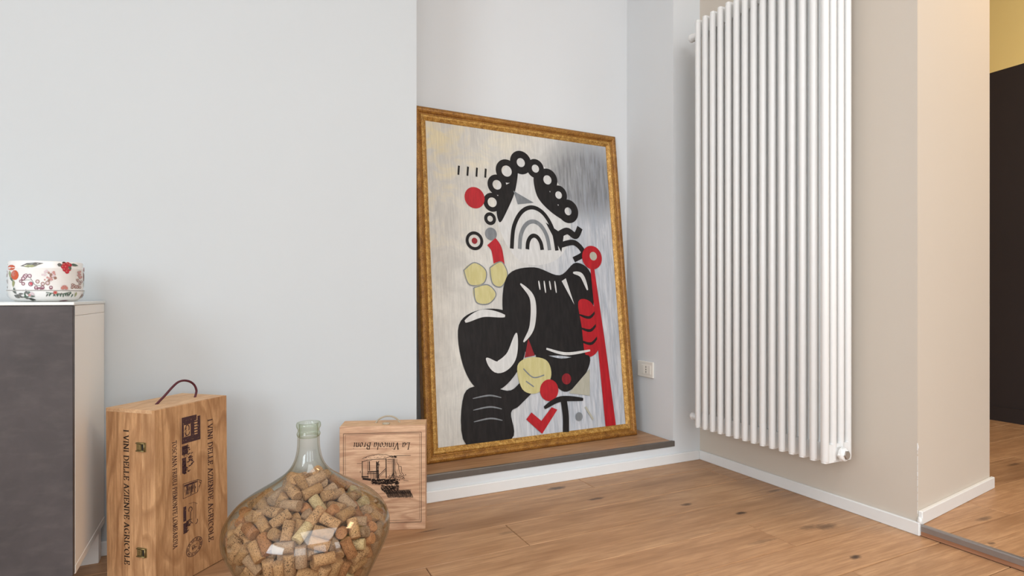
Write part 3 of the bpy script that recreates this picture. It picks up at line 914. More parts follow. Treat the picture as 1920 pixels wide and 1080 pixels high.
def ribbon(mb, pts, w, mapf, closed=False):
    """line of width w through pts, in flat coordinates given to mapf"""
    n = len(pts)
    for i in range(n if closed else n - 1):
        (ax, ay), (bx, by) = pts[i], pts[(i + 1) % n]
        d = math.hypot(bx - ax, by - ay) or 1e-9
        px, py = -(by - ay) / d * w / 2, (bx - ax) / d * w / 2
        mb.add([mapf(ax - px, ay - py), mapf(ax + px, ay + py), mapf(bx + px, by + py), mapf(bx - px, by - py)], [(0, 1, 2, 3)])
MM = 0.001

# ------------------------------------------------------------------ big wooden wine case
def make_big_case():
    A, B, L = 0.2489, 0.1737, 0.4934
    t = thing('wine_case', 'tall wooden wine case with burgundy cord handle standing between cabinet and glass demijohn', 'wine case', (-0.1861, 1.7892, 0.0018), 0.8182, None, -0.0100)
    lid = 0.045
    sk = 0.010
    # body: four walls and back panel
    MB().box(0, sk, lid + 0.0006, B, sk, L - sk, 0, 0.0006).build('side_panel', PINE, t)
    MB().box(A - sk, A, lid + 0.0006, B, sk, L - sk, 0, 0.0006).build('side_panel', PINE, t)
    MB().box(0, A, lid + 0.0006, B, L - sk, L, 0, 0.0006).build('top_panel', PINETOP, t)
    MB().box(0, A, lid + 0.0006, B, 0, sk, 0, 0.0006).build('bottom_panel', PINE, t)
    MB().box(sk, A - sk, B - sk, B - 0.001, sk, L - sk, 0, 0.0006).build('back_panel', PINE, t)
    ld = MB()
    ld.box(0, A, 0, sk, 0, L, 0, 0.0008)
    ld.box(0, sk, sk, lid, sk, L - sk, 0, 0.0004); ld.box(A - sk, A, sk, lid, sk, L - sk, 0, 0.0004)
    lido = ld.build('lid', PINE, t)
    MB().box(0, A, sk, lid, L - sk, L, 0, 0.0004).build('lid_edge', PINETOP, lido)
    MB().box(0, A, sk, lid, 0, sk, 0, 0.0004).build('lid_edge', PINE, lido)
    # two spring latches across the lid joint (on the face x = 0)
    for z in (0.394, 0.112):
        lt = MB()
        cy = B - 0.1275
        lt.box(-0.0022, 0.0, cy - 0.017, cy + 0.016, z - 0.0125, z + 0.0125, 0, 0.0008)
        for s in (-1, 1):
            lt.tube([(-0.0042, cy - 0.015, z + s * 0.0105), (-0.0046, cy + 0.014, z + s * 0.0105)], 0.0018, 6)
        lt.tube([(-0.0042, cy - 0.015, z - 0.0105), (-0.0052, cy - 0.015, z + 0.0105)], 0.0018, 6)
        la = lt.build('latch', BRASS, t, label='small aged brass latch')
        hk = MB().box(-0.0055, -0.002, cy - 0.002, cy + 0.011, z - 0.0075, z + 0.0075, 0, 0.001)
        hk.build('catch', BRASS, la)
        MB().box(-0.0026, -0.0020, cy - 0.011, cy - 0.004, z - 0.0075, z + 0.0075).build('slot', DARKHOLE, la)
    # cord handle
    s0 = Vector((-0.0031, 0.0, 0)); 
    ca, sa = cos(0.8182), sin(0.8182)
    def loc(X, Y):
        dx, dy = X + 0.1861, Y - 1.7892
        return Vector((dx * ca + dy * sa, -dx * sa + dy * ca, L))
    a, b = loc(-0.1946, 1.8977), loc(-0.102, 1.978)
    pts = [(294, 0), (310, 13.8), (323.3, 26.4), (335, 35), (346.7, 36.5), (358.3, 32.6), (366.7, 25), (370.8, 15), (370, 8), (367.5, 0)]
    path = []
    q = catmull([((x - 294) / 73.5, h * 0.00157) for x, h in pts], False, 5)
    for s, h in q:
        p = a.lerp(b, s); path.append((p.x, p.y, p.z + h - 0.002))
    MB().tube(path, 0.0033, 8).build('cord_handle', CORD, t, label='dark burgundy cord handle')
    # --- printing on the lid face (local y = 0)
    e = -0.0004
    F = lambda x, z: (x * MM, e, z * MM)
    T = lambda base, top: (lambda s, h: F(base + h, top - s))       # text running down the face
    mb = MB(); put_text(mb, 'I VINI DELLE AZIENDE AGRICOLE', T(175.5, 434), 361, 18, nib=0.19, thin=0.045)
    mb.build('title_lettering', INKP, t)
    mb = MB(); put_text(mb, 'TOSCANA.FRIULI.PIEMONTE.LOMBARDIA', T(54, 399), 297, 14.5, nib=0.19, thin=0.05)
    mb.build('region_lettering', INKP, t)
    # --- stamped vignettes
    r = random.Random(11)
    mb = MB()
    quad = lambda x0, x1, z0, z1: mb.add([F(x0, z0), F(x1, z0), F(x1, z1), F(x0, z1)], [(0, 1, 2, 3)])
    # 1: solid block, with a curled light figure and letter bars left open
    quad(85, 149, 383, 401); quad(85, 92, 401, 457); quad(92, 136, 441, 457); quad(115, 123, 401, 441); 
    quad(123, 128, 401, 441); quad(139, 149, 401, 452); quad(92, 115, 435, 441)
    for k in range(5): quad(128, 139, 404 + k * 8, 407.5 + k * 8)
    ribbon(mb, arc(104, 424, 6, 10, 200, -40, 10), 3, F); ribbon(mb, arc(104, 411, 7, 7, 20, -190, 8), 3, F)
    for k in range(10): ribbon(mb, [(94 + r.random() * 5, 402 + k * 3.6), (99 + r.random() * 4, 404 + k * 3.6)], 1.6, F)
    # 2: dense hatched shape
    for k in range(60):
        z = r.uniform(300, 378); wmax = 36 * (1 - abs(z - 332) / 75) + 8
        x = 86 + r.random() * wmax * 0.8; ribbon(mb, [(x, z), (x + r.uniform(3, 9), z + r.uniform(-4, 4))], r.uniform(1.5, 4), F)
    quad(85, 99, 301, 344); quad(85, 105, 352, 377)
    ribbon(mb, [(80.5, 457), (80.5, 299)], 0.8, F)
    mb.build('vignette_stamp', INKP, t)
    mb = MB()
    # 3: small house drawing
    quad(90, 137, 262, 267)
    for k in range(34):
        x = r.uniform(90, 132); ribbon(mb, [(x, r.uniform(250, 264)), (x + r.uniform(-3, 3), r.uniform(232, 250))], r.uniform(0.8, 1.8), F)
    ribbon(mb, [(88, 271), (88, 230), (137, 233), (152, 262), (137, 269), (88, 271)], 1.5, F)
    ribbon(mb, [(137, 269), (137, 233)], 1.5, F); ribbon(mb, [(102, 266), (102, 240), (116, 240), (116, 266)], 1.2, F)
    ribbon(mb, [(142, 262), (150, 255), (140, 246)], 1.4, F)
    # 4: scroll sketch with heavy base
    quad(88, 98, 165, 206); quad(88, 101, 131, 160)
    for k in range(16):
        z = r.uniform(133, 160); ribbon(mb, [(98, z), (98 + r.uniform(4, 16), z + r.uniform(-2, 6))], 2.2, F)
    ribbon(mb, arc(112, 192, 6, 7, -60, 220, 14), 2.4, F); ribbon(mb, [(113, 186), (111, 158), (120, 150)], 2.2, F)
    ribbon(mb, [(98, 163), (118, 163)], 1.5, F); ribbon(mb, [(131, 206), (130, 160)], 1.3, F); ribbon(mb, arc(130, 152, 7, 7, -100, 40, 8), 2.2, F)
    ribbon(mb, [(124, 210), (124, 140)], 0.8, F); ribbon(mb, [(137, 200), (124, 208), (106, 210)], 0.8, F)
    mb.build('sketch_stamp', INKP, t)
    mb = MB()
    # 5: oval seal
    ov = lambda rx, rz: [(125 + rx * cos(i * pi / 18) * 0.94 + rz * sin(i * pi / 18) * 0.34, 81 + rz * sin(i * pi / 18) - rx * cos(i * pi / 18) * 0.10) for i in range(36)]
    ribbon(mb, ov(28, 24), 1.8, F, True); ribbon(mb, ov(19, 15.5), 1.3, F, True)
    for i in range(26):
        a = 2 * pi * i / 26; c0, c1 = ov(21, 17.5)[int(i * 36 / 26) % 36], ov(26, 22)[int(i * 36 / 26) % 36]
        ribbon(mb, [c0, c1], 2.2, F)
    for i in range(9):
        ribbon(mb, [(113 + r.random() * 22, 73 + r.random() * 14), (113 + r.random() * 22, 73 + r.random() * 14)], 1.0, F)
    mb.build('oval_seal', INKP, t)
    # --- lettering on the latch side (local x = 0); s runs from the far edge toward the lid
    G = lambda x, z: (-0.0004, (B * 1000 - x) * MM, z * MM)
    mb = MB(); put_text(mb, 'I VINI DELLE AZIENDE AGRICOLE', lambda s, h: G(64.5 + h, 437 - s), 365, 18.5, nib=0.19, thin=0.045)
    mb.build('side_lettering', INK, t)
make_big_case()

# ------------------------------------------------------------------ flat wine box by the niche
def make_small_case():
    A, B, L = 0.288, 0.0956, 0.3564
    t = thing('wine_box', 'flat wooden wine box with upside-down print and rope handle behind the demijohn', 'wine box', (0.3227, 2.0115, 0), -0.3472)
    fr = 0.008
    MB().box(0, A, 0.0, fr, 0.0, L, 0, 0.001).build('front_panel', PINE2, t)
    MB().box(0, A, fr + 0.0004, B - fr, L - fr, L, 0, 0.0008).build('top_panel', PINETOP, t)
    MB().box(0, A, fr + 0.0004, B - fr, 0, fr, 0, 0.0008).build('bottom_panel', PINE2, t)
    MB().box(0, fr, fr + 0.0004, B - fr, fr, L - fr, 0, 0.0008).build('side_panel', PINE2, t)
    MB().box(A - fr, A, fr + 0.0004, B - fr, fr, L - fr, 0, 0.0008).build('side_panel', PINE2, t)
    MB().box(0, A, B - fr + 0.0004, B, 0, L, 0, 0.0008).build('back_panel', PINE2, t)
    e = -0.0004
    F = lambda x, z: (x * MM, e, z * MM)
    mb = MB()
    for x0, x1, z0, z1, wd in ((13, 274, 25, 333, 1.5), (19.3, 268, 33, 328.5, 0.7)):
        ribbon(mb, [(x0, z0), (x1, z0), (x1, z1), (x0, z1)], wd, F, True)
    mb.build('border_lines', BURN, t)
    # drawing and writing, read off in a 936 x 1080 grid over the middle of the panel
    def M(px, py):
        a, b = px / 936, py / 1080
        return F(31.9 + 232.6 * a, (348 - 6 * a) * (1 - b) + (76.6 - 8.2 * a) * b)
    mb = MB(); put_text(mb, 'La Vinicola Broni', lambda s, h: M(826 - s, 178 + h), 762, 92, slant=0.22, nib=0.17, ang=30, thin=0.05, track=0.05)
    mb.build('lettering', INK, t, label='upside-down italic lettering')
    mb = MB()
    r = random.Random(5)
    ln = lambda pts, w=7: ribbon(mb, pts, w, M)
    # roof and beams
    ln([(170, 400), (260, 360), (390, 335), (500, 340), (560, 365)], 5); ln([(170, 440), (250, 415), (350, 405), (490, 400)], 7)
    ln([(490, 385), (560, 365), (640, 355), (830, 352)], 6); ln([(510, 410), (590, 402)], 6); ln([(510, 435), (590, 428)], 5); ln([(510, 455), (580, 452)], 4)
    for k in range(40):
        x = r.uniform(190, 480); y = r.uniform(345, 395) + 25 * (x < 300); ln([(x, y), (x + r.uniform(6, 22), y - r.uniform(0, 8))], 3)
    for k in range(26):
        x = r.uniform(540, 640); y = r.uniform(355, 382); ln([(x, y), (x + r.uniform(6, 25), y)], 6)
    # posts
    for x, w in ((172, 6), (180, 4), (270, 12), (248, 5), (365, 8), (392, 8), (495, 12), (600, 14), (582, 5), (618, 6)):
        ln([(x, 430 if x < 480 else 395), (x + r.uniform(-3, 3), 660 if x != 270 else 560)], w)
    ln([(250, 575), (400, 565)], 14); ln([(240, 600), (405, 590)], 9)
    for x in (290, 320, 335, 350): ln([(x, 580), (x + 2, 690)], 5)
    ln([(375, 440), (380, 700)], 14); ln([(395, 600), (398, 700)], 10); ln([(400, 620), (490, 530)], 8); ln([(410, 635), (495, 550)], 5)
    ln([(105, 462), (165, 460)], 5); ln([(150, 560), (150, 590)], 6); ln([(165, 640), (260, 640)], 16); ln([(180, 665), (290, 680)], 30)
    for k in range(14):
        x = r.uniform(365, 400); y = r.uniform(430, 560); ln([(x, y), (x + 12, y + r.uniform(-8, 8))], 7)
    # right-hand figures
    ln([(640, 400), (640, 450), (665, 480), (668, 540), (690, 600), (745, 660)], 6); ln([(672, 500), (700, 500), (705, 580), (745, 630)], 6)
    ln([(600, 560), (580, 640), (530, 670)], 8); ln([(625, 570), (640, 640), (700, 650)], 6); ln([(755, 620), (765, 610)], 12); ln([(730, 690), (800, 695)], 5)
    for k in range(70):
        x = r.uniform(520, 745); y = r.uniform(620, 700); ln([(x, y), (x + r.uniform(-14, 14), y + r.uniform(-14, 14))], 6)
    # heavy dark ground and hatching
    for k in range(230):
        x = r.uniform(290, 640); y = 690 + r.uniform(-18, 50); ln([(x, y), (x + r.uniform(15, 40), y + r.uniform(-4, 10))], r.uniform(5, 11))
    for k in range(190):
        x = r.uniform(420, 650); y = r.uniform(745, 830); ln([(x, y), (x + r.uniform(10, 30), y + r.uniform(6, 26))], r.uniform(4, 8))
    for k in range(62):
        x = 470 + k * 5.6; y0 = 830 - 8 * (x > 640); ln([(x, y0 + r.uniform(-6, 4)), (x + 35, y0 + 55), (x + 50, min(930, 905 + r.uniform(0, 25)))], r.uniform(2.5, 5))
    for k in range(18):
        y = r.uniform(828, 930); ln([(480 + (y - 828) * 0.4, y), (828, y - 8)], 2.5)
    ln([(640, 735), (655, 830)], 6); ln([(665, 740), (662, 825)], 4); ln([(640, 830), (830, 815)], 5); ln([(830, 815), (822, 935)], 4)
    mb.build('engraved_drawing', INK, t, label='dark line drawing printed upside down')
    # rope loop handle on top with its knot
    ca, sa = cos(-0.3472), sin(-0.3472)
    yb = 0.050
    pts = [(0.112, -0.006), (0.118, 0.006), (0.130, 0.016), (0.150, 0.0235), (0.171, 0.0225), (0.187, 0.013), (0.195, 0.001), (0.197, -0.006)]
    q = catmull(pts, False, 6)
    mb = MB().tube([(x, yb + 0.004 * sin(i * 0.2), L + h) for i, (x, h) in enumerate(q)], 0.0028, 8)
    # twist strands
    for ph in (0, pi):
        P = []
        m = len(q) * 3
        for i in range(m):
            f = i / 3; k = min(int(f), len(q) - 2); s = f - k
            x = q[k][0] * (1 - s) + q[k + 1][0] * s; h = q[k][1] * (1 - s) + q[k + 1][1] * s
            P.append((x + 0.0012 * cos(i * 0.9 + ph), yb + 0.004 * sin(f * 0.2) + 0.0022 * sin(i * 0.9 + ph), L + h + 0.0016 * cos(i * 0.9 + ph)))
        mb.tube(P, 0.0014, 5)
    mb.build('rope_handle', ROPE, t, label='grey twisted rope handle')
    MB().tube([(0.152 + 0.011 * cos(a * pi / 8), 0.030 + 0.009 * sin(a * pi / 8), L + 0.002) for a in range(16)], 0.0026, 6, closed=True).build('rope_ring', ROPE, t)
make_small_case()

# ------------------------------------------------------------------ cabinet
def make_cabinet():
    x1, y0, yb = -0.358, 1.7795, 2.1395
    x0 = x1 - 1.2
    t = thing('cabinet', 'white cabinet with dark slate doors standing against the wall at left', 'cabinet', ((x0 + x1) / 2, (y0 + yb) / 2, 0))
    O = Vector(t.location)
    def part(name, mb, mat, parent=t, label=None):
        o = mb.build(name, mat, parent, label=label)
        if parent is t: o.location = -O
        return o
    th = 0.018
    part('side_panel', MB().box(x1 - th, x1, y0, yb, 0.124, 0.7500, 0, 0.0006), CABW)
    part('side_panel', MB().box(x0, x0 + th, y0, yb, 0.124, 0.7500, 0, 0.0006), CABW)
    part('upper_rail', MB().box(x0, x1, y0, yb, 0.7508, 0.7765, 0, 0.0006), CABW)
    part('bottom_panel', MB().box(x0 - 0.001, x1 + 0.0012, y0 - 0.001, yb, 0.1035, 0.1236, 0, 0.0008), CABW)
    part('back_panel', MB().box(x0 + th, x1 - th, yb - 0.006, yb, 0.124, 0.75), CABW)
    part('top_panel', MB().box(x0 - 0.002, x1 + 0.002, y0 - 0.020, yb + 0.004, 0.7772, 0.7850, 0, 0.0012), GLASSTOP)
    for a, b in ((x1 - 0.6, x1 - 0.0005), (x0, x1 - 0.603)):
        part('door', MB().box(a, b, y0 - 0.019, y0 - 0.001, 0.106, 0.7755, 0, 0.0012), SLATE)
    part('partition', MB().box(x1 - 0.61, x1 - 0.592, y0, yb - 0.007, 0.124, 0.75), CABW)
    for a, b in ((x1 - 0.34, x1 - 0.006), (x0 + 0.005, x0 + 0.345)):
        part('support_foot', MB().box(a, b, 2.093, 2.128, 0.0, 0.1035, 0, 0.001), CABW)
        part('support_foot', MB().box(a, b - 0.12, 1.86, 1.895, 0.0, 0.1035, 0, 0.001), CABW)
make_cabinet()

# ------------------------------------------------------------------ floral tin on the cabinet
def make_tin():
    cx, cy, cz = -0.4567, 1.957, 0.7850
    t = thing('floral_tin', 'round white tin printed with flowers and berries standing on the cabinet', 'tin', (cx, cy, cz))
    tinm = flat('white_tin_enamel', (0.80, 0.78, 0.76), 0.3, 0.5, 0, 0.02)
    R0, R1 = 0.0805, 0.0795
    low = MB().lathe([(0.052, 0.0006), (0.065, 0.0012), (0.0735, 0.007), (0.0785, 0.016), (R0, 0.027)], 64, cap0=True)
    low.lathe([(R0, 0.027), (R0 + 0.0018, 0.0285), (R0 + 0.0018, 0.0305), (R0 - 0.0015, 0.0315)], 64)
    lowo = low.build('base', tinm, t)
    up = MB().lathe([(R0 - 0.0015, 0.0312), (R1, 0.034), (R1, 0.087), (R1 + 0.0006, 0.0885), (R1 - 0.0004, 0.090), (R1 - 0.0004, 0.104), (R1 - 0.002, 0.1065), (0.075, 0.1065), (0.071, 0.103)], 64, cap1=True)
    upo = up.build('lid', tinm, t)
    rim = MB().lathe([(R0 + 0.0018, 0.0286), (R0 + 0.0022, 0.0296), (R0 + 0.0018, 0.0306)], 64)
    rim.build('rim', flat('grey_tin_rim', (0.30, 0.28, 0.26), 0.4), t)
    cols = [(0.55, 0.09, 0.03), (0.30, 0.31, 0.15), (0.50, 0.025, 0.045), (0.20, 0.055, 0.085), (0.52, 0.26, 0.24), (0.085, 0.14, 0.10), (0.52, 0.17, 0.13), (0.14, 0.14, 0.13), (0.62, 0.50, 0.52), (0.04, 0.05, 0.04), (0.28, 0.16, 0.12)]
    OR, OL, RD, PL, PK, DG, CO, GY, LP, BK, BR = range(11)
    ms = [flat('tin_print_%s' % n, c, 0.35) for n, c in zip(['orange', 'olive', 'berry_red', 'plum', 'rose', 'deep_green', 'coral', 'ash', 'lilac', 'near_black', 'brown'], cols)]
    mbl, mbu = MB(), MB()
    base_a = atan2(-cy, -cx)
    lay = [0]
    def rad(z):
        P = [(0.052, 0.0006), (0.065, 0.0012), (0.0735, 0.007), (0.0785, 0.016), (R0, 0.027)]
        if z < 0.027:
            for (ra, za), (rb, zb) in zip(P[:-1], P[1:]):
                if za <= z <= zb: return ra + (rb - ra) * (z - za) / (zb - za)
            return P[0][0]
        return R0 if z < 0.034 else R1
    def pt(px, py):
        # px, py: flat drawing coordinates, 95..1200 across the visible half, 790 at the foot to 190 at the top
        s = max(-1.35, min(1.35, (px - 650) / 560))
        a = base_a + (math.asin(max(-1, min(1, s))) if abs(s) <= 1 else math.copysign(pi / 2 + (abs(s) - 1), s))
        z = max(0.001, (785 - py) / 600 * 0.1075)
        rr = rad(z) + 0.0004 + lay[0] * 0.000006
        return (rr * cos(a), rr * sin(a), z)
    def sh(pts, mi):
        lay[0] += 1
        n = len(pts)
        mx, my = sum(p[0] for p in pts) / n, sum(p[1] for p in pts) / n
        (mbl if my > 628 else mbu).add([pt(mx, my)] + [pt(*p) for p in pts], [(0, 1 + (i + 1) % n, 1 + i) for i in range(n)], mi)
    def dot(x, y, rx, mi, ry=None, n=10): sh([(x + rx * cos(2 * pi * i / n), y + (ry or rx) * sin(2 * pi * i / n)) for i in range(n)], mi)
    def leaf(x, y, l, w, a, mi):
        c, s = cos(radians(a)), sin(radians(a))
        sh([(x + c * p - s * q, y + s * p + c * q) for p, q in ((0, 0), (l * .3, w * .5), (l * .65, w * .42), (l, 0), (l * .65, -w * .42), (l * .3, -w * .5))], mi)
    def stem(pts, w, mi):
        for (ax, ay), (bx, by) in zip(pts[:-1], pts[1:]):
            d = math.hypot(bx - ax, by - ay) or 1; nx, ny = -(by - ay) / d * w / 2, (bx - ax) / d * w / 2
            sh([(ax - nx, ay - ny), (ax + nx, ay + ny), (bx + nx, by + ny), (bx - nx, by - ny)], mi)
    r = random.Random(4)
    for sx in (0, -1120, 1120):
        if sx:
            o = sx
        else: o = 0
        # orange bud
        dot(150 + o, 290, 55, OR, 40); dot(200 + o, 400, 55, OR, 72); dot(185 + o, 380, 30, CO, 40); leaf(120 + o, 330, 130, 36, 80, OL); leaf(185 + o, 470, 110, 40, 95, OL); leaf(130 + o, 420, 90, 30, 60, DG)
        # long pale green leaf at the top
        leaf(280 + o, 270, 330, 60, -8, GY); leaf(330 + o, 278, 180, 46, -4, OL)
        # ringed berries
        for x, y, q in ((345, 420, 34), (410, 412, 30), (320, 450, 30), (285, 488, 24), (320, 525, 26), (425, 528, 36), (520, 492, 30), (595, 525, 30), (662, 512, 34), (500, 580, 28), (545, 600, 28), (590, 578, 30), (710, 578, 28), (360, 400, 22)):
            dot(x + o, y, q, PL if r.random() < .65 else BR); dot(x + o, y, q * 0.6, LP)
        dot(430 + o, 525, 20, RD); stem([(280 + o, 488), (360 + o, 470), (440 + o, 470), (480 + o, 540), (600 + o, 560)], 6, GY); stem([(440 + o, 470), (400 + o, 420)], 5, GY)
        # faded rose
        for k in range(34):
            a = r.random() * 6.28; q = 85 * sqrt(r.random()); dot(680 + o + q * cos(a) * 1.25, 405 + q * sin(a) * .85, r.uniform(10, 22), PK if r.random() < .45 else (BR if r.random() < .25 else LP))
        # red berries with leaves
        leaf(800 + o, 235, 80, 50, 10, GY); leaf(1000 + o, 225, 120, 36, 8, DG); leaf(870 + o, 205, 60, 26, 0, BK)
        for x, y in ((905, 235), (955, 225), (985, 240), (885, 270), (930, 270), (910, 310), (945, 340), (975, 300)): dot(x + o, y, 32, RD, 30); dot(x + o - 8, y - 8, 12, CO)
        dot(985 + o, 285, 26, DG)
        # brown ring cluster
        for k in range(16):
            x, y = 1100 + o + r.uniform(-80, 80), 525 + r.uniform(-70, 60); dot(x, y, 20, BR); dot(x, y, 10, LP)
        for k in range(10): dot(1140 + o + r.uniform(-30, 40), 370 + r.uniform(-40, 60), 16, PK)
        # coral flower
        for k in range(9): leaf(905 + o, 595, 62, 26, 180 + k * 22.5, CO if k % 2 else PK)
        # lower band
        for k in range(16):
            a = r.uniform(-160, 20); leaf(300 + o + r.uniform(-90, 170), 700 + r.uniform(-40, 40), r.uniform(50, 95), 26, a, GY if k % 3 else DG)
        leaf(370 + o, 735, 150, 42, 18, BK); leaf(190 + o, 690, 80, 50, 30, GY); dot(440 + o, 680, 34, LP); dot(410 + o, 690, 20, PK)
        stem([(640 + o, 650), (760 + o, 665), (880 + o, 670), (1000 + o, 640)], 10, DG)
        for k in range(16): leaf(670 + o + k * 24, 655 + r.uniform(-8, 12), r.uniform(40, 62), 22, r.uniform(40, 140), DG if k % 4 else GY)
        dot(770 + o, 650, 30, CO, 26); dot(770 + o, 650, 12, RD); leaf(1080 + o, 640, 80, 30, 95, OL); leaf(1190 + o, 660, 90, 22, 100, BR); leaf(870 + o, 778, 150, 14, -4, PL)
    for m, q in ((mbl, lowo), (mbu, upo)):
        m.build('flower_print', ms, q)['kind'] = 'stuff'
make_tin()

# ------------------------------------------------------------------ demijohn
JX, JY = 0.1725, 1.5530
JAR = [(0.0, 0.012), (0.060, 0.006), (0.105, 0.001), (0.116, 0.006), (0.127, 0.030), (0.143, 0.066), (0.162, 0.104), (0.183, 0.146), (0.1985, 0.180), (0.2035, 0.205), (0.201, 0.228), (0.191, 0.250), (0.171, 0.274), (0.144, 0.294), (0.112, 0.313), (0.084, 0.330), (0.061, 0.346), (0.044, 0.364), (0.034, 0.384), (0.0292, 0.404), (0.0275, 0.420), (0.0268, 0.446)]
def make_demijohn():
    t = thing('demijohn', 'big round green-tinted glass demijohn full of wine corks on the floor', 'demijohn', (JX, JY, 0.0))
    P = catmull(JAR, False, 3)
    P = [(max(0.0005, r), z) for r, z in P]
    mb = MB().lathe(P, 72)
    # inner surface of the wall
    inner = [(max(0.0005, r - 0.0035), z + (0.0035 if r < 0.11 and z < 0.05 else 0.0)) for r, z in P]
    mb.lathe(inner[::-1], 72)
    mb.build('body', GLASS, t)
    lip = [(0.0233, 0.440), (0.0266, 0.4425), (0.0284, 0.4450), (0.0290, 0.4480), (0.0284, 0.4515), (0.0266, 0.4545), (0.0262, 0.4585), (0.0272, 0.4620), (0.0293, 0.4655), (0.0301, 0.4695), (0.0298, 0.4740), (0.0284, 0.4770), (0.0258, 0.4776), (0.0240, 0.474), (0.0233, 0.468), (0.0233, 0.440)]
    MB().lathe(lip, 48).build('neck_ring', GLASSN, t, label='thick green glass lip')
make_demijohn()

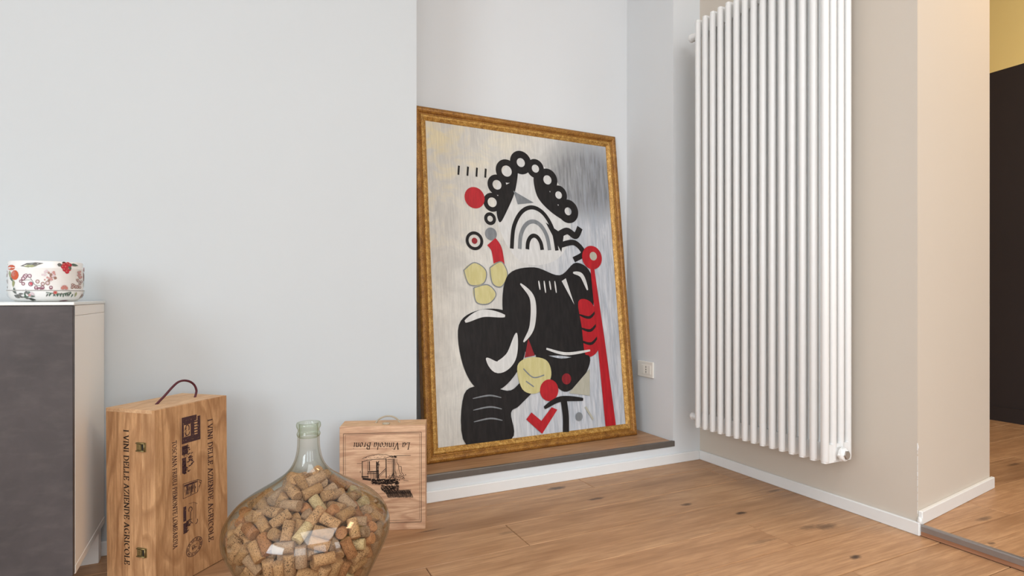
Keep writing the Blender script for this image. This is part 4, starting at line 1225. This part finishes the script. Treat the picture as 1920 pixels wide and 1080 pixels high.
# corks: positions of a settled heap (tenths of a millimetre and axis angles), seen from the room first
CORKS = "-359,-1748,2119,184,1655,-702,-1589,2317,1635,2736,132,-1815,1995,1572,69,31,-1723,2317,1942,-161,-293,-1488,2546,1053,694,-1076,-1303,2363,2280,-1199,714,-1636,2067,408,-3018,-1263,-1243,2198,795,2079,-590,-1665,1966,3074,-426,-613,-1364,2581,754,1234,328,-1394,2668,2048,-509,136,-1592,2511,1223,2942,862,-1416,2419,2536,-1418,-734,-1055,2779,1095,181,-1371,-796,2525,1379,1952,-487,-758,2965,1615,2417,-1321,-1192,1898,921,2411,449,-650,3046,1671,433,-415,-455,3189,1242,1978,20,-592,3181,1296,236,-1101,-882,2640,1177,1953,714,-1187,2699,1655,-2485,11,-1239,2785,2088,-2447,-1523,-938,2071,648,-821,-1009,-1411,1820,2985,849,126,-333,3386,1360,372,-883,-697,2841,1591,2294,-1687,-600,1982,605,-1202,-175,-309,3334,680,2404,391,-1629,1640,2748,2616,-791,-1528,1782,201,-2259,-804,-1230,2464,2224,731,989,-1443,1770,1763,-2573,832,-795,2832,913,2436,712,8,3127,2221,-451,-231,-1673,1669,2000,-41,-744,-67,3010,1806,-2341,125,-813,2902,2371,-862,595,-1522,1541,419,-578,375,-1506,2228,1952,-1521,598,-1425,2384,1822,1280,902,-1425,2033,1530,-438,961,-1334,1526,1386,542,-162,-1533,2182,2198,-1248,1540,-934,2071,1190,1129,-1066,-123,2814,2017,-1286,-1499,-41,2579,1854,-2018,350,-1073,2737,845,-444,1029,-473,2877,1682,926,-1607,-409,2139,2231,220,106,-1650,1568,481,-653,1025,-1288,2240,1313,-756,-679,-382,2926,2673,2808,1198,-434,2628,1006,-634,-379,-1209,2533,466,488,1003,-1123,2450,1612,-316,1225,-637,2471,2190,2400,555,-856,2782,1510,2286,-1484,-464,2364,826,2948,-48,-1011,2655,642,-3062,1166,-1241,2031,1282,-701,263,-84,3407,1658,310,1427,-708,2315,972,-808,-1320,-277,2556,326,3087,1275,-1049,2169,2253,2228,1586,-466,2445,1012,-2353,1444,-880,1687,2714,1627,1552,-1,2552,2029,-1081,-1556,-642,1661,2403,1667,512,-1435,2023,1098,1430,401,-390,3056,1888,-2768,-66,-760,2737,2369,33,-1198,-504,2624,176,840,-1153,689,2690,1983,2949,1026,261,2915,1995,782,-1295,-1068,1639,934,2464,-499,-943,2630,1093,195,-380,-52,3312,2124,1756,160,211,3366,2243,2194,-1710,117,2307,2431,2071,922,-1157,1177,2570,2938,1715,-515,2131,830,-2099,1047,68,2734,2479,2282,956,-830,2423,785,-477,1223,-759,1369,1756,-1330,-840,562,2827,870,-2148,1186,-824,2298,917,-798,-1617,-182,2266,1572,-126,1227,-1051,1732,525,1848,-270,353,3283,1162,-2358,2,-1546,1734,708,-1821,323,-149,3209,1991,1453,-1385,-739,2167,2931,1324,-1731,-224,1841,410,-1786,-708,-1399,1973,217,-1750,-788,213,2927,1579,-2482,-1046,207,2703,1831,-483,-942,-1218,2072,2593,3065,1591,-614,1737,240,-732,-1447,850,2400,2041,1402,1413,-595,1280,442,-433,-223,-487,2847,2685,-1869,1272,-74,2655,2184,1776,-1769,3,1946,403,-1625,1030,-963,1054,2556,2923,-486,491,2985,256,566,757,-369,2824,878,1742,-1601,-220,1464,1856,-1299,685,-954,2514,1285,1242,-226,-1352,1661,361,-434,655,-1324,1173,2514,2855,-1353,-883,1473,943,2486,162,-561,2781,1639,2592,898,-618,2589,1097,-268,1221,-511,864,485,-463,-209,-232,3238,457,1272,74,628,3152,2027,802,50,-1419,2070,2627,2305,-116,-1134,2369,2205,1426,1777,-146,2130,187,-3095,-475,-670,2612,226,-2487,-1143,942,2616,920,-136,-1095,-120,2533,2081,-906,1323,653,2476,1961,-2799,1580,333,2491,1103,2178,-860,-776,2342,2314,1696,-1558,346,2282,1590,-747,1236,414,2627,2256,-1531,-569,977,2780,1712,1158,-1738,480,1952,2045,1268,364,-294,2808,1650,-562,1154,-743,1025,327,-344,453,315,3237,2089,1572,-906,-1158,1574,829,-2926,1714,-184,1740,1851,1514,-905,-907,1719,2438,1431,-146,81,3237,2028,-825,1645,82,2189,1861,-2748,-455,-333,2810,2559,-2172,598,247,3015,1266,972,607,-1306,1546,2036,-2905,832,-1005,2098,2274,532,-938,-971,2192,2301,499,-193,-162,2815,1092,-474,151,-727,2427,1011,185,404,-1162,2346,484,-2146,165,-1177,2032,1789,-498,126,-1239,2388,1077,-1732,221,-1477,1847,1044,-1516,847,-91,2748,1440,2239,471,-895,2376,815,-2704,-796,-227,2606,1269,1900,-712,-622,2496,2404,1306,-451,-1449,2081,2948,-1090,749,50,2500,1577,1774,873,426,2590,1566,38,-147,-1537,1312,1063,-2944,-455,-1473,1593,616,1377,-701,-1384,1322,2700,970,340,-1476,1263,1168,-2713,-918,-1270,1354,432,-2173,-270,-1422,1120,1031,-3007,901,-1203,1726,2536,995,-575,-1327,1489,612,2810,512,-1339,1785,2003,-2015,71,-1400,1023,696,-636,-1061,-1050,1179,2675,961,1412,-700,1790,2722,2151,291,-1329,1371,2492,1090,-1172,-890,1823,1193,-1995,1122,-929,1536,2169,-2589,-1290,-761,1226,935,2470,398,-1281,921,2083,603,-1361,-679,1710,2931,1324,-1033,-955,1440,703,2979,707,-1146,1231,590,-308,1617,-193,1491,1308,-1572,-224,-1276,829,2110,136,-592,-1183,845,2560,1838,-803,-1083,914,644,-1400,1693,84,1925,1231,670,-1128,-845,2075,1163,-2391,-274,-1237,1173,594,-1056,1713,520,1874,1141,-1192,-1680,214,1650,1150,1550,1390,-497,1968,2116,3118,663,-1102,793,657,-150,132,-1237,694,798,-377,70,-1229,1530,2379,-2642,1060,-831,1813,1087,826,-406,-1169,1722,386,-944,1464,-282,1644,2141,1785,1649,584,2233,2618,-537,-1374,-435,1097,2620,-164,-1625,769,2080,2046,1251,1607,168,1479,381,168,-261,-1181,2126,1056,2238,-53,-1201,1027,2546,2084,-1352,-433,1828,1164,-407,-583,-1068,2055,1014,-1424,-1515,-64,1266,1252,1765,1443,-240,1321,1039,-1908,-1518,-44,2000,2581,-1112,1556,915,2047,1588,2099,-1029,-783,785,2675,962,-725,-993,1087,742,3097,583,-1058,1478,2462,-2802,-574,-1060,1317,2471,-1355,-1152,-655,2249,2272,1820,-1180,-619,1301,983,-682,643,-1015,1924,2317,218,-661,-993,1708,932,-1732,-1557,569,1578,2196,-1671,1554,556,1542,1539,-1213,206,-1125,928,489,-874,-1469,-35,1594,1964,1431,1381,-245,1902,1011,-20,1481,953,1787,1556,2135,1533,298,1867,501,-2169,-99,-1126,1700,2598,2650,-266,-1103,707,1628,392,-1523,282,1321,2527,667,-1372,1169,1898,1510,-2293,-924,-788,1068,2601,-504,-1503,248,1940,1305,561,1439,980,2297,1581,2168,1010,-708,1465,2674,-2182,1371,-200,2197,1911,2147,-257,-1086,453,1599,2894,1323,-290,924,491,-422,752,-892,1214,1788,-158,1261,1303,2022,1699,2345,709,-905,733,1362,-118,-1198,-451,1616,1847,2375,-691,-907,499,1504,-686,1418,24,1054,2546,-2431,1454,186,1586,2315,1960,-1369,1019,1654,1645,917,-1047,-610,927,786,-2980,322,-1030,367,517,-1286,-1319,-176,1287,447,1959,1114,-514,1121,1884,-2443,1445,362,1196,597,1006,1140,-470,2115,1240,698,-1382,39,998,2139,-1257,435,-984,1757,1522,-2159,1434,519,1953,2820,1700,986,-637,566,2633,2126,1334,971,1541,1599,-953,-1160,-414,656,563,-2084,-1420,428,1739,1042,2535,-1392,730,2180,2000,1273,1411,342,2299,1994,-1042,-305,-1002,1289,663,-652,409,-971,1048,590,2324,-996,1489,1931,999,646,1087,1377,2247,1721,2439,1184,-340,1446,1363,1619,1349,82,1343,858,-1116,-400,-954,2393,1098,237,739,-790,978,1628,-2583,-298,-979,254,1570,2848,13,-1012,1202,2147,2574,1349,730,2083,2780,1391,528,-901,363,665,-1221,-432,-937,819,601,-623,1242,-182,2418,1995,2421,759,-766,367,2615,2148,-1325,65,2263,2800,776,-1247,-161,717,723,-2023,-1169,1177,2100,1864,446,-946,1466,2284,1549,-2566,849,1553,1866,2138,2758,-1337,694,1506,922,-723,84,-995,385,189,552,-1208,-225,1938,2236,197,-838,-692,1864,1906,2217,775,-740,2059,816,-2632,1330,646,1600,2129,-1348,1034,1317,1633,707,2123,-731,-756,1255,431,-2928,-1338,498,1346,2398,1977,560,1694,2144,441,-2981,-1311,642,1879,1507,-960,-1283,61,1198,2486,-713,1295,719,1193,1953,2282,-881,-621,367,2621,767,-1244,896,1286,2498,-1507,202,1787,2073,1075,-229,-1262,1,1757,2425,-1015,-1317,357,960,906,1733,-200,1776,2039,2591,264,-1029,1265,1491,2044,-2224,-1096,1168,2485,2257,3029,-410,1715,1907,2593,103,-1301,405,2484,1917,1215,-499,1669,2271,2091,-3060,1056,-386,892,1950,-2080,-1190,947,1804,385,1424,738,-708,1437,1914,1450,-616,1602,1767,2504,124,-732,-712,719,1407,-1876,271,1729,1820,2085,3090,-781,1477,1627,649,-3054,-1109,-274,1403,1175,1171,1081,1118,1729,1092,596,384,-875,1519,1540,-2116,70,1727,2285,2067,2916,1189,862,2362,659,608,1124,-212,492,2527,2223,1261,454,1151,129,1250,790,-635,1677,1930,1247,1136,964,1956,573,1434,1192,-9,1113,1235,-711,-287,-881,1719,1715,-3080,-1125,-168,2235,1515,1257,1011,1152,2393,2572,-1572,1138,916,1363,1229,-1341,437,1610,1613,909,-27,1041,-312,1706,1334,-1254,-535,-779,2167,1930,-227,-665,-703,357,2920,-1124,1232,327,801,1676,1881,960,-423,2298,1645,-2055,-168,1669,1630,2099,-2876,941,-447,302,1798,-2156,926,1234,2055,2572,-220,719,1425,1420,421,1112,1199,142,2198,304,1281,-1031,-301,1132,1171,1297,325,-848,446,2602,2027,1162,8,1861,1425,-3101,708,-654,740,1608,-92,-1192,623,912,2417,-1434,-921,1207,1781,1325,-2623,651,1452,2147,885,-2801,-1202,520,2158,1925,1247,-1026,-289,350,1242,2057,-1140,-23,859,2208,1898,868,1251,1442,339,2574,1192,257,1764,1907,-3048,-47,-876,1426,1003,-637,-1150,718,1364,779,1565,1087,894,2679,1225,-1344,-804,1295,2413,2346,-2006,1001,-300,1977,1212,716,1170,149,581,1682,1748,-51,1619,2483,2007,2813,764,1329,2392,1187,939,986,-321,642,2018,-1548,-670,1402,1962,1328,-2636,290,-832,1909,2064,1375,-921,-408,2351,2213,1325,-810,-529,2067,1794,-211,-1175,324,1120,2505,-403,1155,143,1502,2079,1651,-1168,265,607,2142,-1484,-934,1106,1546,1844,629,311,-813,2187,2044,854,630,-657,485,1582,-2621,636,1380,1728,1892,2916,-846,-464,503,2414,241,115,1563,1372,1046,2804,1135,560,2087,1889,1892,-853,-448,1581,1115,1744,300,1524,1953,1469,2988,-994,965,2344,2391,2443,393,1480,2427,1006,1368,-1131,207,1652,539,-394,901,-372,1360,300,742,-968,964,955,2383,-1773,-190,1522,1990,1611,145,-407,-746,366,2729,1118,1074,0,810,1282,-191,-578,-656,1786,2305,2535,-481,1413,2561,1007,-1859,1086,632,997,961,-2752,-617,1329,1602,2796,-1825,443,1426,1201,2679,-2081,-280,1484,1249,2140,-2649,-422,1429,1474,2140,2215,-1064,685,2384,1838,2753,-877,-363,1337,1254,1194,1077,603,1610,1209,1794,856,1070,954,501,1206,-267,1456,2244,1595,215,807,1112,2712,1999,1856,991,-136,1289,2450,-962,-927,944,1345,1197,-296,130,-791,1261,959,-578,521,-660,1093,2068,-2843,-47,1478,1625,2836,-1574,538,-645,2452,481,-2250,-777,1130,1239,1697,-847,-485,-669,838,600,-2364,1045,594,611,2256,-1449,209,1440,1558,2572,-1554,1062,483,1847,1702,198,-924,894,1954,805,-2578,-99,-777,742,1797,2583,387,1375,2668,1741,-40,-1061,270,2384,2078,1158,57,-778,1798,1489,1644,-1052,451,1628,2772,2721,669,1186,1171,1807,2127,-65,-770,486,1368,36,-986,699,1646,2713,-217,309,-718,751,2283,1353,984,694,1388,1230,1721,109,1413,2311,528,-1441,-1022,129,1207,592,2496,-927,813,1120,1396,62,-561,1237,1153,2087,-1045,925,800,2504,2133,1533,923,804,933,1223,645,656,1153,1938,1995,-1608,-579,-566,1414,1210,-1385,-1005,533,871,2922,-345,-661,1143,842,567,2800,553,-577,2009,2256,-1482,840,-283,984,1433,-1893,881,855,1168,1270,817,-936,733,579,2457,252,-602,1172,2092,2427,-1567,-47,1377,969,2656,-1469,-955,-29,2016,1715,1806,-789,978,2191,2167,2077,-698,1081,2551,740,-2703,-880,-199,569,1019,-3128,484,1243,1484,1995,569,875,833,1918,1991,-1614,-970,45,357,224,145,980,95,411,2859,264,232,1335,1200,1923,2534,-139,1350,2585,211,-1479,526,1202,874,1767,2834,-216,-703,1929,2081,1550,-412,-630,1229,928,-811,-853,-207,872,1185,1474,847,814,552,639,1595,-970,388,491,1581,-1378,-342,1259,1752,1480,718,-946,497,2079,1072,1097,-353,1242,805,486,1867,-309,1259,1215,720,-2916,123,-698,2053,1759,1041,-56,-702,233,1571,2128,917,11,2262,2208,-1816,-747,927,787,94,-2066,829,-199,346,2236,1218,753,-315,2403,2578,-2929,205,1278,787,2686,-1459,-947,422,2603,1311,-260,941,451,306,1640,2061,584,-488,1751,2177,-2096,950,264,1229,921,-1604,392,1203,2145,1729,2608,-940,405,256,1579,-1972,935,203,955,1077,-2398,-145,-677,2196,2113,1397,-628,1026,1586,800,-2976,592,1040,2584,741,2461,601,1018,1537,1692,-2491,415,1147,1834,1979,-1615,890,511,2318,1454,-2188,-239,-636,956,1826,1931,-874,37,1408,2510,-273,-330,1167,2498,2393,1924,-664,-358,1018,2170,-745,162,1213,1874,2140,1653,540,1031,542,2032,-727,413,-550,1300,1602,971,-891,293,877,1265,725,-817,-88,1684,1081,-2722,22,-652,1552,1537,3098,-347,1134,1995,1462,1724,-126,1193,1585,908,286,720,811,1632,1836,-2435,875,284,2092,1644,2615,-406,-536,2141,344,-1133,-90,1185,2027,865,1630,652,883,730,1970,-1268,858,418,1590,1204,1793,-335,-563,1526,2350,1494,-31,1173,546,471,1617,-783,-106,233,1570,-2569,-692,804,333,2122,-2050,-856,325,1204,1057,2444,337,1088,931,2590,-1502,85,1150,1302,1603,-740,-641,-314,2155,748,-1772,-749,673,1935,947,934,-562,-395,1830,1769,-159,613,866,2229,1522,-2390,659,-281,1457,669,-2096,373,1051,2450,915,2150,482,970,1138,2612,-1431,790,-2,1585,1796,-2932,-506,943,810,2129,-1916,-469,970,2193,2080,-2020,712,-172,1896,2557,1423,-809,404,1527,1802,-2172,609,-318,233,1571,2126,81,-597,821,2808,1496,-756,590,562,827,1475,410,-483,233,1571,2126,-594,842,2508,1391,-2640,-663,747,1537,389,-3128,763,532,654,1731,253,-806,222,2288,2506,-2609,799,140,1874,592,-1793,427,-462,919,1835,-3022,-738,561,1230,897,2423,575,-325,727,1558,2867,-351,-493,477,1555,234,-358,985,505,1474,2838,-30,1074,1075,1835,385,727,-51,531,2278,1306,94,1057,2915,1311,-662,-82,-568,2491,1426,466,-226,1027,797,1066,1249,522,850,2768,2479,-2805,773,311,335,2135,-1314,761,394,918,1698,861,-429,-428,233,1571,-2948,643,685,2562,313,-669,-452,890,1096,913,2734,569,775,1288,2026,-2648,220,-525,2285,1381,-157,232,998,523,2014,1721,333,947,2103,965,2756,-171,1007,254,1570,-2974,-166,1006,2289,1231,1105,91,1015,2658,1329,-403,650,624,1012,435,-1485,610,683,1851,1329,1504,-711,2,654,1844,-249,628,645,247,1571,-1980,-728,360,2064,2536,-1991,733,263,622,2099,-2953,540,-287,2557,1826,-1567,642,595,2095,1372,643,3,992,1492,2127,-2792,-492,783,1787,1982,-1224,-471,797,346,96,651,-683,7,2174,2017,872,-518,-290,1589,1535,-2951,674,-21,853,874,-2026,-710,212,359,2395,1626,-605,606,890,2309,-1282,490,-306,471,1510,1949,630,533,1365,1485,273,-630,-90,2464,1567,-1034,696,232,1310,811,-1580,-695,212,1714,1301,-3020,420,794,247,1571,-1980,-485,-298,605,1933,471,666,42,1139,1239,-641,-280,869,1288,1279,2012,-225,-458,1169,1496,-827,-128,908,2940,1688,2471,-584,555,2341,1859,2186,510,664,457,1584,1187,645,28,2267,1639,1628,184,880,247,1573,1162,152,885,2440,1245,-629,-656,297,668,1823,-3090,428,732,3000,1387,-770,-50,886,499,2374,-2073,-225,845,1717,1642,-1315,14,883,882,1320,-2642,369,-347,1790,1453,1147,129,-455,493,1659,-2957,-577,-75,1884,1710,-464,92,-456,233,1571,-1015,349,750,1465,2162,2047,630,203,2742,1993,-2564,-547,516,1936,640,941,-599,346,2660,1372,-1884,121,826,1108,1227,-2943,303,751,714,1611,251,-466,-222,852,1642,-453,-152,805,2565,2608,-777,442,-234,1060,2062,-3134,-402,649,2580,2433,-551,134,-420,1095,1967,2523,17,809,2163,843,-1184,-423,622,1123,539,2388,-331,699,1485,1293,2040,-487,517,233,1571,-374,-461,-188,319,1153,-2798,-569,71,1450,1657,2194,-528,-68,1161,1208,-351,-243,-353,2418,2195,333,65,759,1582,2828,-1251,-278,682,1946,1680,-1418,-515,-46,2692,2198,711,-555,220,944,1101,1245,313,656,2129,162,-852,-12,-404,1632,1262,-3044,361,-258,2054,1385,818,546,168,233,1571,1824,381,-238,1547,1705,-1801,-403,549,500,1660,-14,256,656,1773,1597,-2263,-410,-185,2249,1287,1729,282,-297,2558,1558,1547,292,611,958,1576,75,514,205,1756,1128,987,-239,640,2951,2269,2798,496,281,1499,1176,528,396,487,2798,1820,1575,-163,652,716,1742,313,-482,291,2041,2601,-2010,-263,599,2208,1679,2367,-482,280,1266,2058,-1741,-142,654,233,1571,-429,446,370,2307,1721,-2305,-17,-357,1303,1878,2189,367,-165,1300,1657,-2170,249,-271,2295,1719,2987,408,392,722,1474,-1456,93,629,2569,2518,-1481,-159,-307,2001,1422,-381,-454,218,346,2234,-1658,443,255,2032,1502,2181,102,586,1246,1419,-2853,389,353,2557,1760,-2859,-15,-320,739,1092,-2585,-419,254,2455,2300,-2264,406,-25,2873,1565,-582,-370,361,1586,1037,1712,425,169,461,1545,1774,191,529,383,2338,-1748,66,567,2042,2298,1960,351,369,1081,2865,-233,-102,541,2758,2256,2900,-359,263,2841,1808,858,354,-14,690,1067,24,369,61,2495,2318,-6,300,337,1667,1741,-2312,-58,-259,2586,1061,-2159,-54,458,1028,1923,1842,-188,383,801,1237,-2861,-323,73,999,1186,1093,162,388,1399,1367,522,247,306,3059,1947,1733,-202,348,1255,1099,-1154,-52,418,422,1002,1500,-310,91,1766,799,937,308,68,233,1571,-1316,-55,411,1589,1317,-1894,143,355,581,896,1620,-272,29,3010,2333,534,-48,-198,1794,1345,-232,-102,338,1963,2273,505,-190,-107,1475,1270,-1373,257,133,1906,1608,2126,-237,-29,2096,1273,-495,-241,-8,728,1483,-816,-201,-79,479,1481,-831,-139,294,3048,1330,3078,87,-163,3112,812,-1910,224,18,912,1240,502,202,-41,2144,2400,-2247,202,-3,1184,1411,1016,-189,132,2357,1692,1554,-97,245,2592,1739,1003,129,-88,376,1408,-1211,-119,175,584,1682,2340,55,214,856,1629,-2672,-140,-35,233,1571,-1227,67,182,2379,1215,-1631,-108,-57,1044,1221,1085,78,-59,1423,1232,-1308,76,137,2757,1637,-1959,4,106,2032,2774,-1898,57,8,1677,1572,-323"
def make_corks():
    def cork_mesh(name, mat, r=0.0132, h=0.0233, n=16, tp=1.0):
        return MB().lathe([(r - 0.0011, -h), (r, -h + 0.0011), (r * tp, h - 0.0011), (r * tp - 0.0011, h)], n, cap0=True, cap1=True, smooth=True).mesh(name, mat)
    meshes = [cork_mesh('cork', m) for m in CORK_MATS]
    kinds = ['plain tan', 'dark-printed tan', 'reddish brown', 'pale cream', 'greyish tan']
    vals = [int(x) for x in CORKS.split(',')] if len(CORKS) > 9 else []
    n = len(vals) // 5
    rest = MB()
    seen = []
    r = random.Random(2)
    for i in range(n):
        x, y, z, th, ph = vals[i * 5:i * 5 + 5]
        p = Vector((JX + x / 1e4, JY + y / 1e4, z / 1e4))
        th, ph = th / 1000, ph / 1000
        k = r.choices(range(5), (36, 26, 15, 8, 15))[0]
        if i < 156:
            o = bpy.data.objects.new('wine_cork', meshes[k])
            COL.objects.link(o)
            o.location = p
            o.rotation_euler = (0, th, ph)
            seen.append((o, k, p))
        else:
            Rm = Matrix.Rotation(ph, 3, 'Z') @ Matrix.Rotation(th, 3, 'Y')
            me = MB().lathe([(0.0126, -0.0225), (0.0126, 0.0225)], 12, cap0=True, cap1=True)
            rest.add([Rm @ Vector(v) + p for v in me.v], me.f, k, False)
    # say of every cork which one it is: its look, its zone of the jar and its place among the like ones there
    zones = {}
    for o, k, p in seen:
        d = p.x * sin(radians(25.77)) + p.y * cos(radians(25.77))
        px = 960 + 1081 * (p.x * cos(radians(25.77)) - p.y * sin(radians(25.77))) / d
        py = 555 - 1081 * (p.z - 0.8) / d
        row = 'top' if py < 925 else 'upper' if py < 980 else 'middle' if py < 1030 else 'lower'
        col = 'left' if px < 520 else 'centre' if px < 625 else 'right'
        zones.setdefault((k, row, col), []).append((px, o))
    nth = ['first', 'second', 'third', 'fourth', 'fifth', 'sixth', 'seventh', 'eighth', 'ninth', 'tenth', 'eleventh', 'twelfth', 'thirteenth', 'fourteenth', 'fifteenth', 'sixteenth', 'seventeenth', 'eighteenth']
    for (k, row, col), lst in zones.items():
        lst.sort(key=lambda q: q[0])
        for i, (px, o) in enumerate(lst):
            if len(lst) == 1:
                lab = 'the one %s wine cork in the %s %s of the glass demijohn' % (kinds[k], row, col)
            else:
                lab = '%s %s wine cork from the left in the %s %s of the glass demijohn' % (nth[min(i, 17)], kinds[k], row, col)
            tag(o, lab, 'cork', 'wine corks in the glass demijohn')
    if rest.v:
        o = rest.build('cork_heap', CORK_MATS)
        o['kind'] = 'stuff'
        tag(o, 'hidden heap of wine corks filling the middle of the glass demijohn', 'corks')
make_corks()
